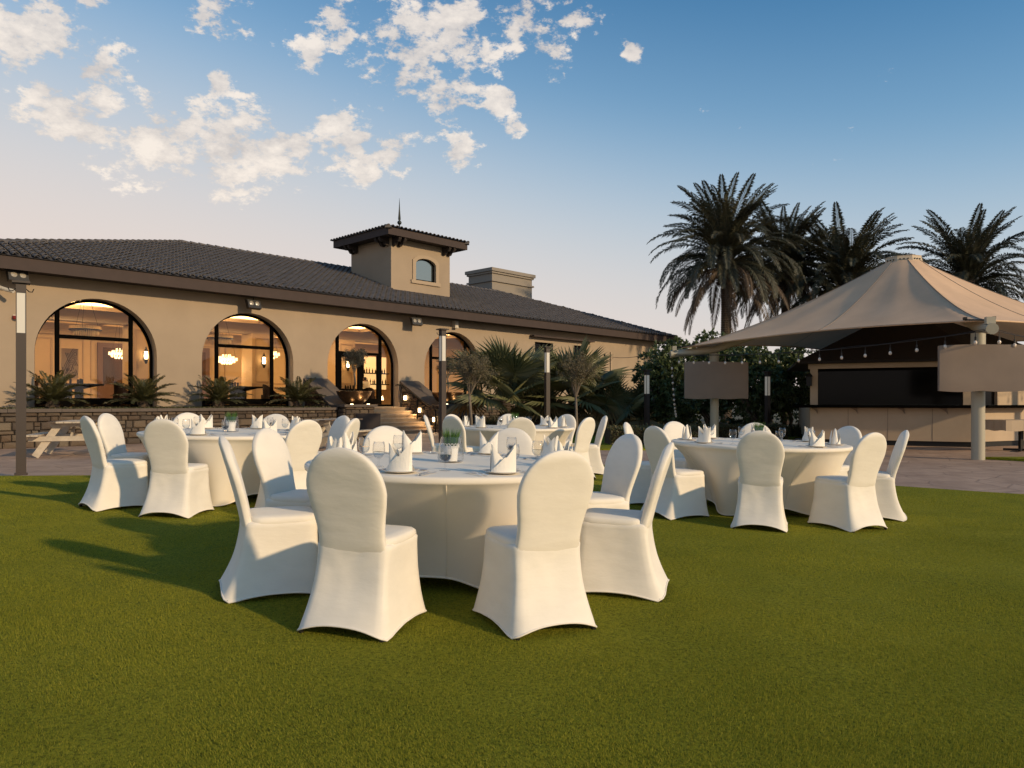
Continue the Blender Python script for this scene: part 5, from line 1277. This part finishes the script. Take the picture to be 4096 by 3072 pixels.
# ---- chair
def chair_proto():
    t = thing('banquet_chair', 'x', 'chair')
    # lower skirt: rounded-rectangle rings from hem to seat
    b = MB(); rows = []; n = 64; lv = 20
    def sq(a, hx, yf, yr, e=10.0):
        c, s_ = math.cos(a), math.sin(a); k = (abs(c)**e+abs(s_)**e)**(-1/e); x = c*k*hx; y = s_*k
        return x, (y*yf if y > 0 else y*yr), max(0, 1-abs(c*k)**6), max(0, 1-abs(s_*k)**6)
    for j in range(lv+1):
        f = j/lv; row = []
        hx = .208+.050*(1-f)**2.0; yf = .232+.035*(1-f)**1.5; yr = .200+.115*(1-f)**1.7
        for i in range(n):
            a = 2*math.pi*(i+.5)/n; x, y, mx_, my_ = sq(a, hx, yf, yr)
            # mid of each side: cloth pulled in between the legs and hem lifted
            side_mid = math.cos(min(1, abs(y)/(.2))*math.pi/2)**1 if abs(x) > hx*.9 else 0
            fb_mid = math.cos(min(1, abs(x)/hx)*math.pi/2) if abs(x) <= hx*.9 or True else 0
            on_side = abs(math.cos(a)) > abs(math.sin(a))
            if on_side: lift = .030*max(0, 1-abs(y/(.27))**2.2); pull = .020*max(0, 1-abs(y/.26)**2)*math.sin(math.pi*min(1, f*.9+.1)); x -= math.copysign(pull, x)
            else:
                lift = (.055 if y < 0 else .035)*max(0, 1-abs(x/(hx))**2.4); pull = .018*max(0, 1-abs(x/hx)**2)*math.sin(math.pi*min(1, f+.05)); y -= math.copysign(pull, y)
            z = lift*(1-f)+.004+.436*f; row.append((x, y, z))
        # stretched cloth: shallow tension folds fanning up from the feet
        for i in range(n):
            x, y, z = row[i]; q = Vector((x, y, 0)).normalized(); w_ = .0035*noise.noise(Vector((x*9+y*5, y*9-x*4, z*5+3)))+.0012*math.sin((abs(x)*48+abs(y)*36)-z*26+2*noise.noise(Vector((x*4, y*4, 1))))*math.exp(-((z-.38)/.10)**2)
            row[i] = (x+q.x*w_, y+q.y*w_, z)
        rows.append(row)
    for hx, yf, yr, z in ((.200, .224, .195, .452), (.17, .19, .17, .462), (.02, .02, .02, .466)):
        rows.append([(*sq(2*math.pi*(i+.5)/n, hx, yf, yr)[:2], z) for i in range(n)])
    b.rings(rows, False, True); b.build('skirt', M_cloth, t, smooth=True, angle=60)
    # hem piping
    h = MB(); hp = [Vector(p)+Vector((0, 0, .002)) for p in rows[0]]; h.tube(hp+[hp[0]], .0055, 5, False); h.build('hem', M_cloth, t, smooth=True)
    # seat cushion
    b = MB(); rs = []
    for k, z in ((.96, .425), (1.0, .437), (1.015, .455), (1.0, .474), (.95, .484), (.7, .490), (.05, .492)):
        rs.append([(*sq(2*math.pi*(i+.5)/40, .205*k, .238*k, .17*k, 6)[:2], z) for i in range(40)])
    b.rings(rs, True, True); b.build('seat', M_cloth, t, smooth=True, angle=60)
    # backrest
    b = MB(); rs = []; n = 40
    zs = [.385, .40, .42, .48, .54, .60, .66, .72]+[.72+.235*math.sin(math.pi/2*k/12) for k in range(1, 13)]
    for z in zs:
        if z <= .72: hw = interp([(.30, .20), (.40, .194), (.48, .186), (.56, .190), (.64, .207), (.72, .220)], z)
        else: hw = .220*math.sqrt(max(0, 1-((z-.72)/.2355)**2.25))
        hw = max(hw, .012); y0_ = -.172-.148*max(0, (z-.42)/.53)**1.15+(.012 if z < .41 else 0)
        th = .031*(1 if z < .9 else max(.25, 1-((z-.9)/.056)**2*.75)); bulge = .010*math.sin(math.pi*min(1, max(0, (z-.45)/.5)))
        row = []
        for i in range(n):
            a = 2*math.pi*i/n; c, s_ = math.cos(a), math.sin(a); x = hw*math.copysign(abs(c)**.45, c); yy = math.copysign(abs(s_)**.55, s_)*th
            if s_ > 0: yy += bulge*(1-(x/hw)**2)
            row.append((x, y0_+yy+.0030*noise.noise(Vector((x*8, z*11, 7)))+.0007*math.sin(z*60+x*14)*math.exp(-((z-.47)/.05)**2), z))
        rs.append(row)
    b.rings(rs, True, True); b.build('backrest', M_cloth, t, smooth=True, angle=70)
    for sx in (-1, 1):
        for yy in (-.285, .235):
            b = MB(); b.lathe([(.014, 0), (.014, .02)], 8, (sx*.225, yy, -.002)); b.build('foot_cap', M_iron, t)
    return t
# ---- place setting pieces
def napkin_proto():
    t = thing('napkin', 'x', 'napkin'); n = 48; b = MB(); rows = []
    def H(x): return .084+.092*(abs(x))**1.05
    for j in range(9):
        f = j/8; row = []
        for i in range(n):
            a = 2*math.pi*i/n; c, s_ = math.cos(a), math.sin(a); tx = math.copysign(abs(c)**.8, c)
            ax = .071*(1-.06*f+.12*f*f); by = .050*(1-.62*f); wr = 1+.03*math.sin(5*a+f*3)
            row.append((ax*tx*wr, by*math.copysign(abs(s_)**.85, s_)*wr, f*H(c)+.002*math.sin(7*a)))
        rows.append(row)
    inner = [[(p[0]*.965, p[1]*.86, p[2]-.001) for p in r] for r in reversed(rows[2:])]
    b.rings(rows+inner, False, False); b.build('folded_cloth', M_napkin, t, smooth=True, angle=55)
    # crossing front flap
    for sy in (-1, 1):
        b = MB(); fl = []; k = 10
        for i in range(k+1):
            u = i/k; x = -.078+.150*u; f = abs(x)/.08; base_y = -sy*(.060*math.sqrt(max(0, 1-(x/.088)**2))*(1-.25*.5)+.006)
            fl.append(((x*sy, base_y, .004), (x*sy, base_y*(1-.25*u), min(.018+.150*u, .084+.092*abs(x/.074)**1.05-.004 if u > .5 else .018+.150*u, .170))))
        for (p0_, q0_), (p1_, q1_) in zip(fl[:-1], fl[1:]): b.add([p0_, p1_, q1_, q0_], [(0, 1, 2, 3)])
        b.build('overlap_fold', M_napkin, t, smooth=True)
    return t
def lathe_thing(name, label, cat, prof, m, n=28, extra=None):
    t = thing(name, label, cat); b = MB(); b.lathe(prof, n, cap0=True, cap1=False); b.build(extra or 'body', m, t, smooth=True, angle=60); return t
def plate_proto():
    t = thing('plate', 'x', 'plate'); b = MB(); b.lathe([(.05, 0), (.06, .002), (.108, .014), (.112, .017), (.108, .018), (.06, .006), (.001, .005)], 36); b.build('dish', M_plate, t, smooth=True, angle=60); return t
def glass_proto():
    t = thing('goblet', 'x', 'glass')
    b = MB(); b.lathe([(.034, 0), (.035, .002), (.012, .007), (.0055, .018), (.008, .03), (.0055, .04), (.009, .048)], 20, cap1=False); b.build('stem', M_glass, t, smooth=True)
    b = MB(); b.lathe([(.009, .048), (.026, .060), (.037, .080), (.040, .105), (.038, .132), (.033, .158), (.0315, .158), (.0365, .132), (.0385, .105), (.0355, .082), (.025, .064), (.003, .053)], 24, cap0=False); b.build('bowl', M_glass, t, smooth=True)
    b = MB(); b.lathe([(.004, .054), (.024, .065), (.034, .082), (.0365, .096), (.001, .096)], 20); b.build('water', M_water, t, smooth=True, angle=50)
    return t
def flat_piece(b, outline, z0=.004, th=.0022, arch=0.0):
    m = len(outline); zf = lambda y: z0+arch*math.sin(math.pi*min(1, max(0, (y+.1)/.2)))
    b.v += [(x, y, zf(y)) for x, y in outline]+[(x, y, zf(y)+th) for x, y in outline]; k = len(b.v)-2*m
    b.f += [tuple(k+i for i in reversed(range(m))), tuple(k+m+i for i in range(m))]+[(k+i, k+(i+1) % m, k+m+(i+1) % m, k+m+i) for i in range(m)]; b.mi += [0]*(m+2)
def fork_proto():
    t = thing('fork', 'x', 'fork'); b = MB()
    flat_piece(b, [(-.004, .02), (-.0045, -.03), (-.009, -.095), (0, -.10), (.009, -.095), (.0045, -.03), (.004, .02)], arch=.006); b.build('handle', M_steel, t)
    b = MB(); flat_piece(b, [(-.0135, .052), (-.012, .035), (-.004, .019), (.004, .019), (.012, .035), (.0135, .052)], z0=.008)
    for k in range(4):
        x = -.0115+k*.0077; flat_piece(b, [(x-.0017, .051), (x+.0017, .051), (x+.001, .10), (x-.001, .10)], z0=.008)
    b.build('tines', M_steel, t); return t
def knife_proto():
    t = thing('knife', 'x', 'knife'); b = MB(); flat_piece(b, [(-.004, .01), (-.007, -.10), (0, -.106), (.007, -.10), (.005, .01)], z0=.003, th=.006); b.build('handle', M_steel, t)
    b = MB(); flat_piece(b, [(-.006, .01), (.004, .01), (.005, .09), (.0, .115), (-.006, .105)], z0=.004, th=.0015); b.build('blade', M_steel, t); return t
def spoon_proto():
    t = thing('spoon', 'x', 'spoon'); b = MB(); flat_piece(b, [(-.003, .03), (-.004, -.03), (-.008, -.09), (0, -.095), (.008, -.09), (.004, -.03), (.003, .03)], arch=.006); b.build('handle', M_steel, t)
    b = MB(); b.rings([[(.018*k*math.cos(2*math.pi*j/14), .055+.027*k*math.sin(2*math.pi*j/14), z) for j in range(14)] for k, z in ((1, .009), (.75, .005), (.3, .003))], False, True); b.build('scoop', M_steel, t, smooth=True); return t
def vase_proto():
    t = thing('glass_vase', 'x', 'vase'); b = MB(); b.lathe([(.070, 0), (.085, .006), (.092, .03), (.088, .08), (.076, .15), (.070, .178), (.0675, .178), (.073, .15), (.085, .08), (.089, .03), (.08, .010), (.002, .008)], 32); b.build('body', M_glass, t, smooth=True, angle=60)
    return t
def pot_proto():
    t = thing('potted_grass', 'x', 'potted plant'); b = MB(); b.lathe([(.046, 0), (.053, .105), (.050, .105), (.044, .02), (.001, .018)], 28); b.build('pot', M_potwhite, t, smooth=True, angle=50)
    b = MB()   # lacy rim: small rings cut like petals
    for k in range(14):
        a = 2*math.pi*k/14; c = Vector((.0545*math.cos(a), .0545*math.sin(a), .110)); u = Vector((-math.sin(a), math.cos(a), 0)); r = .010
        b.tube([c+u*r*math.cos(q*math.pi/4)+Vector((0, 0, r*1.1*math.sin(q*math.pi/4))) for q in range(9)], .0020, 4, False)
        c2 = c+u*.012-Vector((0, 0, .014)); b.tube([c2+u*.006*math.cos(q*math.pi/3)+Vector((0, 0, .006*math.sin(q*math.pi/3))) for q in range(7)], .0016, 4, False)
    b.build('lace_rim', M_potwhite, t)
    b = MB()
    for k in range(170):
        a = random.uniform(0, 6.28); r = .042*math.sqrt(random.random()); l = random.uniform(.09, .15); th = random.uniform(0, 6.28); d = Vector((math.cos(a), math.sin(a), 0)); p = d*r+Vector((0, 0, .09)); u = Vector((math.cos(th), math.sin(th), 0))*.0022
        le = random.uniform(.0, .035)+r*.35; q = p+d*le*.4+Vector((0, 0, l*.6)); e_ = p+d*le+Vector((0, 0, l))
        b.add([p-u, p+u, q+u, q-u, e_], [(0, 1, 2, 3), (3, 2, 4)])
    b.build('grass', M_grassleaf, t); return t
SEATN = {'front': ['near left', 'near right', 'right, nearer', 'right, farther', 'far right', 'far left', 'left, farther', 'left, nearer'],
         'left': ['nearest', 'near right', 'right', 'far right', 'farthest', 'far left', 'left', 'near left'],
         'right': ['nearest', 'near right', 'right', 'far right', 'farthest', 'far left', 'left', 'near left'],
         'back': ['nearest', 'near right', 'right', 'far right', 'farthest', 'far left', 'left', 'near left']}
PROTO = dict(chair=chair_proto(), napkin=napkin_proto(), plate=plate_proto(), glass=glass_proto(), fork=fork_proto(), knife=knife_proto(), spoon=spoon_proto(), vase=vase_proto(), pot=pot_proto(), table=build_table())
used = set()
def place(kind, mtx, label, group):
    p = PROTO[kind]
    if kind in used: o = copy_tree(p)
    else: o = p; used.add(kind)
    o.rotation_mode = 'QUATERNION'; loc, q, _ = mtx.decompose(); o.location = loc; o.rotation_quaternion = q
    o['label'] = label; o['group'] = group; return o
ADJ = {('left', 1): 8, ('left', 2): -2, ('left', 7): 0}
for tn, tx, ty, a0 in TABLES:
    base = Matrix.Translation((tx, ty, T(tx, ty))) @ ground_quat(tx, ty).to_matrix().to_4x4()
    td = TDESC[tn]
    place('table', base @ Matrix.Rotation(R({'front': 38, 'left': 10, 'right': -44, 'back': 20}[tn]), 4, 'Z'), 'round banquet table in a white stretch cover, the %s' % td, 'round banquet tables on the lawn')
    place('vase', base @ Matrix.Translation((0, 0, TH)), 'clear tapered glass vase in the middle of the %s' % td, 'centrepiece vases')
    place('pot', base @ Matrix.Translation((0, 0, TH+.010)), 'white lace-rimmed pot of green grass in the vase on the %s' % td, 'potted grasses')
    for k in range(8):
        a = R(a0+45*k+ADJ.get((tn, k), 0)+random.uniform(-1, 1)); sn = SEATN[tn][k]; rad = Vector((math.cos(a), math.sin(a), 0))
        # chair stands on the ground, its front towards the table
        r = 1.17+random.uniform(-.02, .03); cx_, cy_ = tx+rad.x*r, ty+rad.y*r
        m = Matrix.Translation((cx_, cy_, T(cx_, cy_))) @ ground_quat(cx_, cy_).to_matrix().to_4x4() @ Matrix.Rotation(a+math.pi/2+random.uniform(-.07, .07), 4, 'Z')
        place('chair', m, 'white covered chair at the %s, %s seat' % (td, sn), 'white covered banquet chairs')
        f = base @ Matrix.Rotation(a+math.pi/2, 4, 'Z') @ Matrix.Translation((0, 0, TH))   # local -y points out to the guest, so centre is +y
        pr_ = .80
        # in this frame the guest sits at -y
        place('plate', f @ Matrix.Translation((0, -pr_, .001)), 'small white plate under the napkin, %s seat of the %s' % (sn, td), 'side plates')
        place('napkin', f @ Matrix.Translation((0, -pr_, .007)) @ Matrix.Rotation(random.uniform(-.28, .28), 4, 'Z'), 'white napkin folded to two points, %s seat of the %s' % (sn, td), 'folded napkins')
        place('glass', f @ Matrix.Translation((.19, -pr_+.23, .001)), 'stemmed water goblet, %s seat of the %s' % (sn, td), 'water goblets')
        place('fork', f @ Matrix.Translation((-.15, -pr_, 0)) @ Matrix.Rotation(random.uniform(-.1, .1), 4, 'Z'), 'inner fork left of the plate, %s seat of the %s' % (sn, td), 'forks')
        place('fork', f @ Matrix.Translation((-.19, -pr_-.005, 0)) @ Matrix.Rotation(random.uniform(-.1, .1), 4, 'Z'), 'outer fork left of the plate, %s seat of the %s' % (sn, td), 'forks')
        place('knife', f @ Matrix.Translation((.15, -pr_, 0)) @ Matrix.Rotation(random.uniform(-.1, .1), 4, 'Z'), 'inner knife right of the plate, %s seat of the %s' % (sn, td), 'knives')
        place('knife', f @ Matrix.Translation((.185, -pr_-.005, 0)) @ Matrix.Rotation(random.uniform(-.1, .1), 4, 'Z'), 'outer knife right of the plate, %s seat of the %s' % (sn, td), 'knives')
        place('spoon', f @ Matrix.Translation((0.02, -pr_+.17, 0)) @ Matrix.Rotation(R(-90)+random.uniform(-.1, .1), 4, 'Z'), 'dessert spoon above the plate, %s seat of the %s' % (sn, td), 'spoons')

# ------------------------------------------------------------------ seated person seen through the doors
def person():
    t = thing('person', 'person in a cream shirt seated with their back to the glass doors', 'person', W(12.45, -3.75, FL+.10), BROT)
    J = [(0, 0, .52), (0, .0, .72), (0, .02, .95), (0, .04, 1.05), (0, .07, 1.15), (0, .09, 1.25),
         (-.19, .02, .98), (-.24, .10, .74), (-.16, .32, .68), (-.10, .42, .70), (.19, .02, .98), (.24, .10, .74), (.16, .32, .68), (.10, .42, .70),
         (-.1, .05, .5), (-.13, .45, .52), (-.13, .48, .08), (-.13, .60, .04), (.1, .05, .5), (.13, .45, .52), (.13, .48, .08), (.13, .60, .04)]
    E = [(0, 1), (1, 2), (2, 3), (3, 4), (4, 5), (2, 6), (6, 7), (7, 8), (8, 9), (2, 10), (10, 11), (11, 12), (12, 13), (0, 14), (14, 15), (15, 16), (16, 17), (0, 18), (18, 19), (19, 20), (20, 21)]
    RD = [.15, .15, .16, .055, .095, .085, .075, .055, .04, .035, .075, .055, .04, .035, .1, .08, .05, .035, .1, .08, .05, .035]
    me = bpy.data.meshes.new('body'); me.from_pydata(J, E, []); o = bpy.data.objects.new('body', me); C.objects.link(o)
    md = o.modifiers.new('skin', 'SKIN'); md.use_smooth_shade = True
    for i, v in enumerate(me.skin_vertices[0].data): v.radius = (RD[i], RD[i]*(.72 if i in (0, 1, 2) else 1)); v.use_root = (i == 0)
    o.modifiers.new('sub', 'SUBSURF').levels = 2
    dg = bpy.context.evaluated_depsgraph_get(); m2 = bpy.data.meshes.new_from_object(o.evaluated_get(dg)); m2.name = 'body'
    bpy.data.objects.remove(o)
    for mm in (M_skin, M_shirt, M_hair, M_intable): m2.materials.append(mm)
    for p in m2.polygons:
        c = p.center
        if c.z > 1.10 and (c.z > 1.18 or c.y < .05): p.material_index = 2
        elif c.z > 1.03: p.material_index = 0
        elif c.z > .60 and c.y < .36: p.material_index = 1
        elif c.y > .36 and c.z > .62: p.material_index = 0
        else: p.material_index = 3
        p.use_smooth = True
    ob = bpy.data.objects.new('body', m2); C.objects.link(ob); ob.parent = t
person()
